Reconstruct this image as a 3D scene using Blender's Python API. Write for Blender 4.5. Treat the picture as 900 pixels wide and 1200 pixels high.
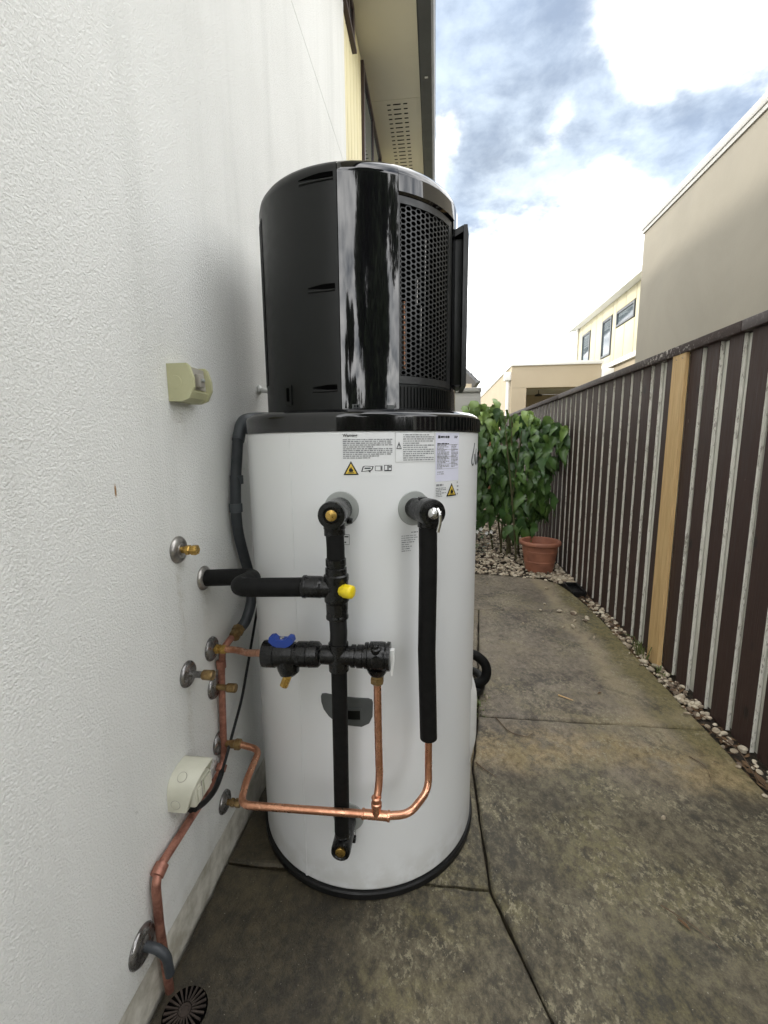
import bpy, bmesh, math, random
from mathutils import Vector, Matrix
random.seed(7)
S = bpy.context.scene
C = S.collection
PI = math.pi
for o in list(bpy.data.objects):
    bpy.data.objects.remove(o)

# ------------------------------------------------------------------ camera
cam_d = bpy.data.cameras.new('camera')
cam = bpy.data.objects.new('camera', cam_d)
C.objects.link(cam)
_fw = Vector((-0.11466718, 0.98176842, -0.15159882))
_rt = Vector((0.9933658, 0.11465736, -0.0088357))
_up = Vector((-0.00870731, 0.15160625, 0.98840261))
M = Matrix.Identity(4)
for i in range(3):
    M[i][0] = _rt[i]; M[i][1] = _up[i]; M[i][2] = -_fw[i]
M[2][3] = 1.25
cam.matrix_world = M
cam_d.sensor_fit = 'VERTICAL'
cam_d.sensor_height = 24.0
cam_d.lens = 516.005 / 1200 * 24
cam_d.clip_start = 0.02
cam_d.clip_end = 2000
S.camera = cam
S.render.engine = 'CYCLES'
S.render.resolution_x = 768
S.render.resolution_y = 1024
S.view_settings.view_transform = 'Standard'
S.view_settings.look = 'None'
S.view_settings.gamma = 1
S.view_settings.exposure = 2.1

# ------------------------------------------------------------------ sun and sky
to_sun = Vector((-0.86, -0.10, 0.50)).normalized()
sun_d = bpy.data.lights.new('sun', 'SUN')
sun_d.energy = 0.5
sun_d.angle = math.radians(5.0)
sun_d.color = (1.0, 0.95, 0.86)
sun = bpy.data.objects.new('sun', sun_d)
C.objects.link(sun)
sun.rotation_euler = to_sun.to_track_quat('Z', 'Y').to_euler()

world = bpy.data.worlds.new('World')
S.world = world
world.use_nodes = True
def build_world():
    nt = world.node_tree
    N, L = nt.nodes, nt.links
    N.clear()
    out = N.new('ShaderNodeOutputWorld')
    bg = N.new('ShaderNodeBackground')
    bg.inputs['Strength'].default_value = 0.12
    L.new(bg.outputs[0], out.inputs[0])
    sky = N.new('ShaderNodeTexSky')
    sky.sky_type = 'NISHITA'
    sky.sun_disc = False
    sky.sun_elevation = math.asin(to_sun.z)
    sky.sun_rotation = math.atan2(to_sun.x, to_sun.y)
    sky.air_density = 1.0
    sky.dust_density = 2.0
    tc = N.new('ShaderNodeTexCoord')
    def vm(op, a, b=None):
        n = N.new('ShaderNodeVectorMath'); n.operation = op
        for k, v in ((0, a), (1, b)):
            if v is None: continue
            if hasattr(v, 'links'): L.new(v, n.inputs[k])
            else: n.inputs[k].default_value = v
        return n
    def mt(op, a, b=None, clamp=False):
        n = N.new('ShaderNodeMath'); n.operation = op; n.use_clamp = clamp
        for k, v in ((0, a), (1, b)):
            if v is None: continue
            if hasattr(v, 'links'): L.new(v, n.inputs[k])
            else: n.inputs[k].default_value = v
        return n.outputs[0]
    d = vm('NORMALIZE', tc.outputs['Generated']).outputs[0]
    sp = N.new('ShaderNodeSeparateXYZ'); L.new(d, sp.inputs[0])
    zz = mt('ADD', mt('MAXIMUM', sp.outputs[2], 0.0), 0.22)
    cb = N.new('ShaderNodeCombineXYZ')
    L.new(mt('DIVIDE', sp.outputs[0], zz), cb.inputs[0])
    L.new(mt('DIVIDE', sp.outputs[1], zz), cb.inputs[1])
    def noise(vec, scale, detail, rough, dist=0.0, off=(0, 0, 0)):
        n = N.new('ShaderNodeTexNoise'); n.noise_dimensions = '3D'
        n.inputs['Scale'].default_value = scale
        n.inputs['Detail'].default_value = detail
        n.inputs['Roughness'].default_value = rough
        n.inputs['Distortion'].default_value = dist
        L.new(vm('ADD', vec, off).outputs[0], n.inputs['Vector'])
        return n
    n1 = noise(cb.outputs[0], 2.2, 10, 0.58, 0.1, (3.1, 1.7, 0.0))
    n2 = noise(cb.outputs[0], 5.0, 8, 0.58, 0.12, (7.3, 0.4, 2.0))
    warp = noise(cb.outputs[0], 3.0, 5, 0.6, 0.0, (1.3, 9.4, 5.0))
    wv = vm('SCALE', vm('SUBTRACT', warp.outputs['Color'], (0.5, 0.5, 0.5)).outputs[0])
    wv.inputs['Scale'].default_value = 0.17
    dw = vm('ADD', d, wv.outputs[0]).outputs[0]
    # gaps in the cloud deck where blue shows, each a soft patch of sky directions
    gaps = [((0.133, 0.778, 0.614), 0.15, 0.70), ((0.05, 0.80, 0.60), 0.17, 0.72), ((-0.03, 0.82, 0.57), 0.14, 0.5),
            ((0.11, 0.86, 0.50), 0.17, 0.80), ((0.05, 0.885, 0.463), 0.13, 0.72),
            ((0.23, 0.815, 0.53), 0.11, 0.75), ((0.27, 0.825, 0.495), 0.10, 0.6), ((0.36, 0.805, 0.47), 0.15, 0.70), ((0.43, 0.78, 0.46), 0.13, 0.65),
            ((0.19, 0.87, 0.455), 0.13, 0.62),
            ((-0.5, -0.5, 0.7), 0.35, 0.5), ((0.6, -0.3, 0.74), 0.4, 0.5), ((-0.5, 0.5, 0.7), 0.35, 0.5)]
    lumps = [((0.32, 0.763, 0.562), 0.11, 0.7), ((0.185, 0.838, 0.512), 0.055, 0.6), ((0.01, 0.855, 0.52), 0.06, 0.5), ((0.10, 0.83, 0.55), 0.035, 0.35)]
    acc = None
    for lst, sg in ((gaps, -1), (lumps, 1)):
        for v, r, w in lst:
            ds = vm('DISTANCE', dw, Vector(v).normalized()).outputs['Value']
            mr = N.new('ShaderNodeMapRange'); mr.interpolation_type = 'SMOOTHSTEP'
            L.new(ds, mr.inputs[0])
            mr.inputs[1].default_value = 0.0; mr.inputs[2].default_value = r
            mr.inputs[3].default_value = sg * w; mr.inputs[4].default_value = 0.0
            acc = mr.outputs[0] if acc is None else mt('ADD', acc, mr.outputs[0])
    nz = mt('ADD', mt('MULTIPLY', mt('SUBTRACT', n1.outputs[0], 0.5), 1.5), mt('MULTIPLY', mt('SUBTRACT', n2.outputs[0], 0.5), 0.9))
    wisp = noise(cb.outputs[0], 6.5, 9, 0.60, 0.15, (2.2, 5.1, 1.0))
    nz = mt('ADD', nz, mt('MULTIPLY', mt('SUBTRACT', wisp.outputs[0], 0.5), 0.7))
    soft = N.new('ShaderNodeMapRange'); soft.interpolation_type = 'SMOOTHSTEP'
    L.new(mt('ADD', mt('ADD', nz, 0.95), acc), soft.inputs[0])
    soft.inputs[1].default_value = -0.30; soft.inputs[2].default_value = 1.25
    cover = mt('ADD', mt('MULTIPLY', mt('POWER', soft.outputs[0], 3.6), 0.97), 0.02)
    shade = N.new('ShaderNodeMix'); shade.data_type = 'RGBA'
    L.new(n2.outputs[0], shade.inputs[0])
    shade.inputs[6].default_value = (8.8, 8.9, 9.0, 1)
    shade.inputs[7].default_value = (10.8, 10.6, 10.3, 1)
    mix = N.new('ShaderNodeMix'); mix.data_type = 'RGBA'
    L.new(cover, mix.inputs[0])
    thin = N.new('ShaderNodeMix'); thin.data_type = 'RGBA'
    L.new(mt('ADD', 0.68, mt('MULTIPLY', n1.outputs[0], 0.45), True), thin.inputs[0])
    L.new(sky.outputs[0], thin.inputs[6])
    grey = N.new('ShaderNodeMix'); grey.data_type = 'RGBA'      # thin blue grey cloud in the gaps
    gm = N.new('ShaderNodeMapRange'); gm.interpolation_type = 'SMOOTHSTEP'
    L.new(mt('ADD', mt('MULTIPLY', wisp.outputs[0], 0.6), mt('MULTIPLY', n2.outputs[0], 0.4)), gm.inputs[0])
    gm.inputs[1].default_value = 0.36; gm.inputs[2].default_value = 0.66
    L.new(gm.outputs[0], grey.inputs[0])
    grey.inputs[6].default_value = (0.62, 0.79, 1.06, 1); grey.inputs[7].default_value = (1.65, 1.92, 2.2, 1)
    L.new(grey.outputs[2], thin.inputs[7])
    L.new(thin.outputs[2], mix.inputs[6])
    L.new(shade.outputs[2], mix.inputs[7])
    L.new(mix.outputs[2], bg.inputs[0])
build_world()

# ------------------------------------------------------------------ materials
def node_mat(name):
    m = bpy.data.materials.new(name); m.use_nodes = True
    nt = m.node_tree
    return m, nt.nodes, nt.links, nt.nodes['Principled BSDF']
class G:
    """small wrapper for building node graphs"""
    def __init__(s, name):
        s.m, s.N, s.L, s.b = node_mat(name)
        s.pos = s.N.new('ShaderNodeNewGeometry').outputs['Position']
    def put(s, sock, v):
        if hasattr(v, 'links'): s.L.new(v, sock)
        else: sock.default_value = v
    def map(s, scale=(1, 1, 1), off=(0, 0, 0), rot=(0, 0, 0), vec=None):
        n = s.N.new('ShaderNodeMapping'); s.L.new(vec or s.pos, n.inputs[0])
        n.inputs['Scale'].default_value = scale; n.inputs['Location'].default_value = off; n.inputs['Rotation'].default_value = rot
        return n.outputs[0]
    def noise(s, scale, detail=4, rough=0.55, dist=0.0, vec=None):
        n = s.N.new('ShaderNodeTexNoise'); s.L.new(vec or s.pos, n.inputs['Vector'])
        n.inputs['Scale'].default_value = scale; n.inputs['Detail'].default_value = detail
        n.inputs['Roughness'].default_value = rough; n.inputs['Distortion'].default_value = dist
        return n.outputs[0]
    def voronoi(s, scale, vec=None, feature='F1'):
        n = s.N.new('ShaderNodeTexVoronoi'); n.feature = feature
        s.L.new(vec or s.pos, n.inputs['Vector']); n.inputs['Scale'].default_value = scale
        return n.outputs[0]
    def ramp(s, f, a, b, va=0.0, vb=1.0):
        n = s.N.new('ShaderNodeMapRange'); n.interpolation_type = 'SMOOTHSTEP'
        s.put(n.inputs[0], f)
        n.inputs[1].default_value = a; n.inputs[2].default_value = b; n.inputs[3].default_value = va; n.inputs[4].default_value = vb
        return n.outputs[0]
    def math(s, op, a, b=0.0, clamp=False):
        n = s.N.new('ShaderNodeMath'); n.operation = op; n.use_clamp = clamp
        s.put(n.inputs[0], a); s.put(n.inputs[1], b)
        return n.outputs[0]
    def mix(s, f, a, b, mode='MIX'):
        n = s.N.new('ShaderNodeMix'); n.data_type = 'RGBA'; n.blend_type = mode
        s.put(n.inputs[0], f)
        for k, v in ((6, a), (7, b)):
            if isinstance(v, tuple) and len(v) == 3: v = (*v, 1)
            s.put(n.inputs[k], v)
        return n.outputs[2]
    def xyz(s):
        n = s.N.new('ShaderNodeSeparateXYZ'); s.L.new(s.pos, n.inputs[0])
        return n.outputs
    def rnd(s):
        return s.N.new('ShaderNodeObjectInfo').outputs['Random']
    def bump(s, h, strength, dist):
        n = s.N.new('ShaderNodeBump'); s.L.new(h, n.inputs['Height'])
        n.inputs['Strength'].default_value = strength; n.inputs['Distance'].default_value = dist
        s.L.new(n.outputs[0], s.b.inputs['Normal'])
    def fin(s, col, rough=0.6, metal=0.0, **kw):
        if isinstance(col, tuple) and len(col) == 3: col = (*col, 1)
        s.put(s.b.inputs['Base Color'], col)
        s.put(s.b.inputs['Roughness'], rough); s.put(s.b.inputs['Metallic'], metal)
        for k, v in kw.items(): s.put(s.b.inputs[k.replace('_', ' ')], v)
        return s.m
MT = {}
def simple(key, c1, c2=None, scale=20, rough=0.5, metal=0.0, bump=0.0, bscale=200, bd=0.001, rv=0.08, **kw):
    g = G(key)
    c2 = c2 or tuple(x * 0.8 for x in c1)
    n = g.noise(scale, 5, 0.6)
    col = g.mix(g.ramp(n, 0.3, 0.7), c1, c2)
    r = g.ramp(g.noise(scale * 2.3, 4, 0.6), 0.3, 0.7, rough - rv, rough + rv)
    if bump: g.bump(g.noise(bscale, 3, 0.6), bump, bd)
    MT[key] = g.fin(col, r, metal, **kw)
    return MT[key]

def make_render():
    g = G('white_render')
    x, y, z = g.xyz()
    big = g.noise(1.3, 4, 0.6)
    streak = g.noise(1.0, 5, 0.6, 0.2, g.map((1, 7, 0.5)))
    col = g.mix(g.ramp(big, 0.3, 0.7), (0.80, 0.80, 0.765), (0.745, 0.745, 0.71))
    col = g.mix(g.ramp(streak, 0.45, 0.8, 0, 0.35), col, (0.55, 0.555, 0.52))
    speck = g.ramp(g.noise(60, 2, 0.5), 0.72, 0.78)
    col = g.mix(g.math('MULTIPLY', speck, 0.25), col, (0.35, 0.34, 0.30))
    # dirt splash low down, with a ragged upper edge
    h = g.math('ADD', z, g.math('MULTIPLY', g.math('SUBTRACT', g.noise(9, 6, 0.65), 0.5), 0.35))
    low = g.ramp(h, 0.0, 0.22, 0.55, 0.0)
    col = g.mix(low, col, (0.40, 0.38, 0.31))
    wob = g.math('MULTIPLY', g.math('SUBTRACT', g.noise(16, 4, 0.6), 0.5), 0.05)
    yy = g.math('ADD', y, wob)
    for (ys, zs, ln, w_, st) in ((0.982, 0.975, 0.34, 0.020, 0.30), (0.979, 0.648, 0.30, 0.018, 0.28), (1.10, 0.54, 0.2, 0.016, 0.25), (1.088, 0.865, 0.18, 0.03, 0.22), (1.03, 1.35, 0.16, 0.05, 0.14), (0.90, 0.39, 0.16, 0.04, 0.25), (0.731, 0.155, 0.2, 0.02, 0.4)):
        side = g.ramp(g.math('ABSOLUTE', g.math('SUBTRACT', yy, ys)), 0.0, w_, 1.0, 0.0)
        dn = g.math('MULTIPLY', g.ramp(z, zs - 0.01, zs, 1.0, 0.0), g.ramp(z, zs - ln, zs, 0.0, 1.0))
        col = g.mix(g.math('MULTIPLY', g.math('MULTIPLY', side, dn), g.math('MULTIPLY', g.ramp(g.noise(40, 5, 0.6), 0.3, 0.6), st)), col, (0.36, 0.31, 0.20))
    rust = g.math('MULTIPLY', g.ramp(g.math('ABSOLUTE', g.math('SUBTRACT', y, 0.793)), 0.001, 0.004, 1, 0), g.ramp(g.math('ABSOLUTE', g.math('SUBTRACT', z, 1.165)), 0.006, 0.016, 1, 0))
    col = g.mix(rust, col, (0.30, 0.17, 0.06))
    n = g.noise(185, 5, 0.62)
    v = g.voronoi(330)
    g.bump(g.math('ADD', g.ramp(n, 0.3, 0.72), g.math('MULTIPLY', v, 0.5)), 0.75, 0.0021)
    MT['render'] = g.fin(col, 0.85)
make_render()
def make_concrete():
    g = G('weathered_concrete')
    x, y, z = g.xyz()
    dv = g.map((1, 0.8, 1), rot=(0, 0, 0.9))
    big = g.noise(1.7, 6, 0.62, 0.5)
    mid = g.noise(6.0, 9, 0.72, 0.1)
    fine = g.noise(34, 8, 0.76, 0.1, dv)
    grain = g.noise(190, 4, 0.7)
    f2 = g.math('ADD', g.math('ADD', g.math('MULTIPLY', fine, 0.45), g.math('MULTIPLY', mid, 0.25)), g.math('MULTIPLY', g.noise(2.1, 6, 0.6), 0.30))
    col = g.mix(g.ramp(f2, 0.42, 0.58), (0.036, 0.029, 0.017), (0.160, 0.136, 0.084))
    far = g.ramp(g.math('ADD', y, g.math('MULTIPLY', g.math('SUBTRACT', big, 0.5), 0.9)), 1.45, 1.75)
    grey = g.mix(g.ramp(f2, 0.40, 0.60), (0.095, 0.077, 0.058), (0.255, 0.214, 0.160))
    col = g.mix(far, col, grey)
    # tan weathering along slab edges and the fence side
    edge = g.ramp(g.math('ADD', x, g.math('MULTIPLY', g.math('SUBTRACT', big, 0.5), 0.5)), 0.85, 1.12)
    tanc = g.mix(g.ramp(fine, 0.35, 0.62), (0.15, 0.105, 0.04), (0.36, 0.275, 0.145))
    ex = g.math('ADD', x, g.math('MULTIPLY', g.math('SUBTRACT', g.noise(3.1, 6, 0.65), 0.5), 0.28))
    col = g.mix(g.math('MULTIPLY', g.ramp(ex, 0.98, 1.10), g.math('MULTIPLY', far, 0.8)), col, g.mix(g.ramp(fine, 0.4, 0.6), (0.10, 0.082, 0.022), (0.19, 0.155, 0.05)))
    rim = g.ramp(g.math('ABSOLUTE', g.math('SUBTRACT', ex, 0.96)), 0.0, 0.10, 0.7, 0.0)
    col = g.mix(g.math('MULTIPLY', rim, far), col, (0.33, 0.27, 0.17))
    rim2 = g.ramp(g.math('ABSOLUTE', g.math('SUBTRACT', g.math('ADD', y, g.math('MULTIPLY', g.math('SUBTRACT', big, 0.5), 0.3)), 1.98)), 0.0, 0.07, 0.55, 0.0)
    col = g.mix(g.math('MULTIPLY', rim2, g.ramp(x, 0.3, 0.7)), col, (0.30, 0.245, 0.14))
    yj = g.math('ABSOLUTE', g.math('SUBTRACT', y, g.math('ADD', 1.72, g.math('MULTIPLY', g.math('SUBTRACT', g.noise(2.3, 5, 0.6), 0.5), 0.5))))
    tan = g.ramp(yj, 0.0, 0.17, 0.85, 0.0)
    tan = g.math('MULTIPLY', tan, g.ramp(g.noise(14, 5, 0.6), 0.3, 0.55))
    col = g.mix(tan, col, tanc)
    dark = g.math('MULTIPLY', g.ramp(g.noise(3.2, 7, 0.72, 0.8, g.map(off=(4, 2, 0))), 0.48, 0.62), g.ramp(fine, 0.62, 0.44))
    col = g.mix(g.math('MULTIPLY', dark, 0.62), col, (0.030, 0.027, 0.020))
    moss = g.math('MULTIPLY', g.ramp(g.noise(2.6, 7, 0.7, 0.6), 0.46, 0.62), g.ramp(fine, 0.40, 0.58))
    col = g.mix(g.math('MULTIPLY', moss, 0.45), col, (0.155, 0.135, 0.048))
    lich = g.math('MULTIPLY', g.ramp(g.noise(4.1, 7, 0.72, 0.3), 0.45, 0.60), g.ramp(g.noise(62, 7, 0.72, 0.1, dv), 0.51, 0.58))
    col = g.mix(g.math('MULTIPLY', lich, 0.75), col, (0.32, 0.285, 0.185))
    # damp strip by the house wall
    damp = g.math('ADD', x, g.math('MULTIPLY', g.math('SUBTRACT', g.noise(4.5, 7, 0.68), 0.5), 0.6))
    dm = g.math('MULTIPLY', g.ramp(damp, -0.30, -0.05, 1.0, 0.0), g.ramp(y, 1.9, 2.6, 1.0, 0.3))
    col = g.mix(g.math('MULTIPLY', dm, 0.86), col, g.mix(g.ramp(f2, 0.40, 0.62), (0.009, 0.0068, 0.0035), (0.072, 0.056, 0.029)))
    col = g.mix(g.ramp(grain, 0.35, 0.65, 0.0, 0.35), col, (0.05, 0.046, 0.036))
    speck = g.ramp(g.noise(170, 2, 0.5), 0.70, 0.76)
    col = g.mix(g.math('MULTIPLY', speck, 0.6), col, (0.42, 0.40, 0.31))
    g.bump(g.math('ADD', g.math('ADD', grain, fine), g.math('MULTIPLY', mid, 1.2)), 0.6, 0.004)
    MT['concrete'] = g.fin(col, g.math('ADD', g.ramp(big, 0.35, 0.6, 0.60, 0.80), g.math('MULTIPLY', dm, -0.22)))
make_concrete()
def make_copper():
    g = G('aged_copper')
    n = g.noise(38, 6, 0.65, 0.3)
    col = g.mix(g.ramp(n, 0.35, 0.62), (0.80, 0.42, 0.27), (0.56, 0.265, 0.16))
    col = g.mix(g.ramp(g.noise(90, 4, 0.6), 0.64, 0.78, 0, 0.6), col, (0.20, 0.10, 0.07))
    g.bump(n, 0.1, 0.002)
    MT['copper'] = g.fin(col, g.ramp(n, 0.3, 0.7, 0.22, 0.42), 0.97)
    g = G('oxidised_copper')
    n = g.noise(30, 6, 0.65, 0.3)
    col = g.mix(g.ramp(n, 0.35, 0.65), (0.52, 0.25, 0.18), (0.26, 0.115, 0.085))
    MT['old_copper'] = g.fin(col, 0.5, 0.75)
make_copper()
def make_fence():
    g = G('dark_fence_paint')
    r = g.rnd()
    sv = g.map((6, 6, 0.5))
    gr = g.noise(14, 6, 0.65, 0.3, sv)
    col = g.mix(g.ramp(gr, 0.3, 0.7), (0.025, 0.0108, 0.0085), (0.042, 0.021, 0.0168))
    col = g.mix(g.math('MULTIPLY', r, 0.35), col, (0.050, 0.028, 0.023))
    chip = g.ramp(g.noise(48, 4, 0.6, 0.0, g.map((1, 1, 0.3))), 0.72, 0.76)
    col = g.mix(g.math('MULTIPLY', chip, 0.6), col, (0.30, 0.28, 0.24))
    knot = g.ramp(g.voronoi(5.5, g.map((1, 1, 0.55))), 0.05, 0.11, 0.8, 0.0)
    col = g.mix(knot, col, (0.012, 0.008, 0.007))
    g.bump(g.noise(30, 5, 0.6, 0.2, g.map((5, 5, 0.25))), 0.35, 0.003)
    MT['fence'] = g.fin(col, g.ramp(gr, 0.3, 0.7, 0.5, 0.7))
    g = G('peeling_cap_paint')
    x, y, z = g.xyz()
    gr = g.noise(14, 6, 0.65, 0.3, g.map((6, 0.5, 6)))
    col = g.mix(g.ramp(gr, 0.3, 0.7), (0.026, 0.0145, 0.013), (0.044, 0.027, 0.024))
    zone = g.ramp(g.math('ABSOLUTE', g.math('SUBTRACT', y, 2.72)), 0.12, 0.34, 1.0, 0.12)
    flk = g.ramp(g.noise(42, 7, 0.72, 0.3, g.map((1, 1, 1))), 0.54, 0.60)
    col = g.mix(g.math('MULTIPLY', g.math('MULTIPLY', flk, zone), 0.85), col, (0.46, 0.43, 0.39))
    MT['cap_paint'] = g.fin(col, 0.6)
    g = G('bare_paling_edge')
    fl = g.noise(75, 7, 0.75, 0.3, g.map((1, 1, 0.3)))
    n = g.noise(60, 4, 0.6, 0, g.map((3, 3, 0.3)))
    col = g.mix(g.ramp(n, 0.3, 0.7), (0.55, 0.54, 0.48), (0.74, 0.73, 0.67))
    col = g.mix(g.ramp(fl, 0.55, 0.59, 0, 0.6), col, (0.12, 0.09, 0.075))
    g.bump(fl, 0.6, 0.004)
    MT['bare_edge'] = g.fin(col, 0.8)
    g = G('pale_back_board')
    n = g.noise(40, 5, 0.6, 0.2, g.map((4, 4, 0.22)))
    col = g.mix(g.ramp(n, 0.3, 0.7), (0.62, 0.62, 0.55), (0.78, 0.77, 0.70))
    col = g.mix(g.ramp(g.noise(22, 6, 0.7, 0.2, g.map((1, 1, 0.25))), 0.68, 0.76, 0, 0.5), col, (0.25, 0.20, 0.16))
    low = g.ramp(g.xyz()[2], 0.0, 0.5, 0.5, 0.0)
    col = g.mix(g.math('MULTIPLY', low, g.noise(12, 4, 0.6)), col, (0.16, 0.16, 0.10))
    g.bump(n, 0.4, 0.002)
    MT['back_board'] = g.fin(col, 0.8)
    g = G('new_pine')
    gr = g.noise(9, 6, 0.6, 1.2, g.map((5, 5, 0.32)))
    fine = g.noise(60, 4, 0.6, 0, g.map((5, 5, 0.12)))
    col = g.mix(g.ramp(gr, 0.3, 0.7), (0.66, 0.47, 0.23), (0.55, 0.365, 0.16))
    col = g.mix(g.ramp(fine, 0.4, 0.7, 0, 0.4), col, (0.34, 0.19, 0.07))
    knot = g.ramp(g.voronoi(4.1, g.map((1, 1, 0.6))), 0.03, 0.09, 0.8, 0.0)
    col = g.mix(knot, col, (0.12, 0.055, 0.02))
    g.bump(fine, 0.3, 0.001)
    MT['pine'] = g.fin(col, 0.62)
make_fence()
def make_leaf():
    g = G('broad_leaf')
    r = g.rnd()
    z = g.xyz()[2]
    n = g.noise(14, 4, 0.6)
    col = g.mix(r, (0.032, 0.078, 0.022), (0.092, 0.170, 0.036))
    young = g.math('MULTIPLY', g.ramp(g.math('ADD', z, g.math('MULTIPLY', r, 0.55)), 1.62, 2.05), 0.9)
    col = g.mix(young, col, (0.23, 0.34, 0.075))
    col = g.mix(g.ramp(n, 0.4, 0.7, 0, 0.5), col, (0.038, 0.085, 0.028))
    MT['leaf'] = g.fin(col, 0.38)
    MT['leaf'].node_tree.nodes['Principled BSDF'].inputs['Transmission Weight'].default_value = 0.0
    g = G('tree_foliage')
    r = g.noise(1.4, 3, 0.6)
    col = g.mix(r, (0.016, 0.028, 0.012), (0.055, 0.085, 0.030))
    MT['foliage'] = g.fin(col, 0.6)
make_leaf()
def make_gravel():
    g = G('pale_stone')
    n = g.voronoi(24)
    v = g.N.new('ShaderNodeTexVoronoi'); g.L.new(g.pos, v.inputs['Vector']); v.inputs['Scale'].default_value = 26
    rr = g.N.new('ShaderNodeSeparateColor'); g.L.new(v.outputs['Color'], rr.inputs[0])
    col = g.mix(rr.outputs[0], (0.60, 0.53, 0.41), (0.30, 0.24, 0.165))
    col = g.mix(g.ramp(rr.outputs[1], 0.72, 0.9), col, (0.14, 0.10, 0.07))
    col = g.mix(g.ramp(g.noise(120, 4, 0.6), 0.5, 0.75, 0, 0.5), col, (0.22, 0.19, 0.14))
    MT['gravel'] = g.fin(col, 0.8)
    g = G('garden_soil')
    col = g.mix(g.ramp(g.noise(30, 6, 0.7), 0.35, 0.7), (0.020, 0.015, 0.010), (0.060, 0.045, 0.030))
    g.bump(g.noise(60, 6, 0.7), 1.0, 0.012)
    MT['soil'] = g.fin(col, 0.95)
    g = G('lawn_ground')
    col = g.mix(g.ramp(g.noise(0.7, 6, 0.7), 0.35, 0.7), (0.060, 0.075, 0.030), (0.11, 0.095, 0.055))
    MT['ground'] = g.fin(col, 0.95)
make_gravel()
def make_tank_white():
    g = G('white_enamel')
    n = g.noise(2.5, 3, 0.5)
    col = g.mix(g.ramp(n, 0.3, 0.7), (0.79, 0.80, 0.80), (0.76, 0.77, 0.775))
    z = g.xyz()[2]
    dirt = g.math('MULTIPLY', g.ramp(z, 0.02, 0.16, 0.35, 0.0), g.ramp(g.noise(18, 5, 0.6), 0.35, 0.65))
    col = g.mix(dirt, col, (0.42, 0.40, 0.34))
    fl = g.ramp(g.noise(220, 2, 0.5), 0.76, 0.79)
    col = g.mix(g.math('MULTIPLY', fl, 0.25), col, (0.4, 0.4, 0.38))
    g.bump(g.noise(5, 2, 0.5), 0.05, 0.006)
    MT['enamel'] = g.fin(col, 0.27)
make_tank_white()
simple('gloss_black', (0.006, 0.006, 0.007), (0.004, 0.004, 0.005), 6, 0.045, rv=0.01, IOR=1.72, bump=0.015, bscale=6, bd=0.004)
simple('satin_black', (0.0040, 0.0050, 0.0046), (0.003, 0.0038, 0.0035), 14, 0.36, rv=0.04, bump=0.06, bscale=500, bd=0.0004, Specular_IOR_Level=0.3)
simple('collar_black', (0.006, 0.006, 0.0065), (0.004, 0.004, 0.0045), 6, 0.07, rv=0.01, IOR=1.6)
simple('mesh_black', (0.018, 0.019, 0.019), (0.014, 0.015, 0.015), 20, 0.40)
simple('void_black', (0.002, 0.002, 0.002), (0.001, 0.001, 0.001), 20, 0.9, Specular_IOR_Level=0.02)
simple('foam_black', (0.0042, 0.0042, 0.0042), (0.0068, 0.0068, 0.0066), 25, 0.6, bump=0.3, bscale=420, bd=0.0008, Specular_IOR_Level=0.18)
simple('rubber_black', (0.007, 0.007, 0.007), (0.011, 0.011, 0.011), 30, 0.42, Specular_IOR_Level=0.3, bump=0.12, bscale=300, bd=0.0005)
simple('fitting_black', (0.0038, 0.0038, 0.0038), (0.006, 0.006, 0.006), 30, 0.27, Specular_IOR_Level=0.38, bump=0.06, bscale=160, bd=0.0008)
simple('conduit_grey', (0.075, 0.085, 0.092), (0.06, 0.068, 0.075), 18, 0.5)
simple('hose_grey', (0.030, 0.035, 0.040), (0.040, 0.045, 0.050), 24, 0.5)
simple('grey_disc', (0.36, 0.375, 0.355), (0.33, 0.345, 0.33), 12, 0.55)
simple('grip_grey', (0.085, 0.092, 0.090), (0.07, 0.076, 0.075), 14, 0.5)
simple('brass', (0.58, 0.38, 0.11), (0.40, 0.25, 0.07), 60, 0.32, 0.95)
simple('dull_brass', (0.36, 0.25, 0.11), (0.20, 0.13, 0.06), 60, 0.42, 0.85)
simple('steel', (0.48, 0.46, 0.43), (0.26, 0.245, 0.23), 45, 0.36, 0.9)
simple('dark_steel', (0.34, 0.33, 0.32), (0.15, 0.145, 0.14), 40, 0.30, 0.92)
simple('chrome', (0.72, 0.72, 0.72), (0.55, 0.55, 0.55), 50, 0.14, 1.0)
simple('yellow_plastic', (0.80, 0.62, 0.015), (0.74, 0.56, 0.012), 30, 0.4)
simple('blue_plastic', (0.012, 0.050, 0.30), (0.010, 0.04, 0.24), 30, 0.38)
simple('white_plastic', (0.78, 0.78, 0.76), (0.72, 0.72, 0.70), 20, 0.4)
simple('cream_plastic', (0.50, 0.49, 0.30), (0.45, 0.44, 0.265), 14, 0.5, bump=0.05)
simple('ivory_plastic', (0.62, 0.61, 0.50), (0.56, 0.55, 0.45), 14, 0.48, bump=0.05)
simple('greige_plastic', (0.36, 0.34, 0.29), (0.32, 0.30, 0.255), 20, 0.5)
simple('label_white', (0.74, 0.745, 0.86), (0.72, 0.72, 0.84), 10, 0.5)
simple('label_clear', (0.775, 0.785, 0.78), (0.755, 0.765, 0.76), 10, 0.36)
simple('ink', (0.045, 0.047, 0.055), (0.035, 0.035, 0.04), 90, 0.6)
simple('grey_ink', (0.30, 0.31, 0.315), (0.22, 0.22, 0.23), 90, 0.6)
simple('ink_black', (0.012, 0.012, 0.012), (0.015, 0.015, 0.015), 90, 0.6)
simple('hazard_yellow', (0.78, 0.56, 0.08), (0.74, 0.52, 0.07), 60, 0.45)
simple('terracotta', (0.40, 0.165, 0.10), (0.27, 0.11, 0.07), 7, 0.55, bump=0.06, bscale=90)
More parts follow.
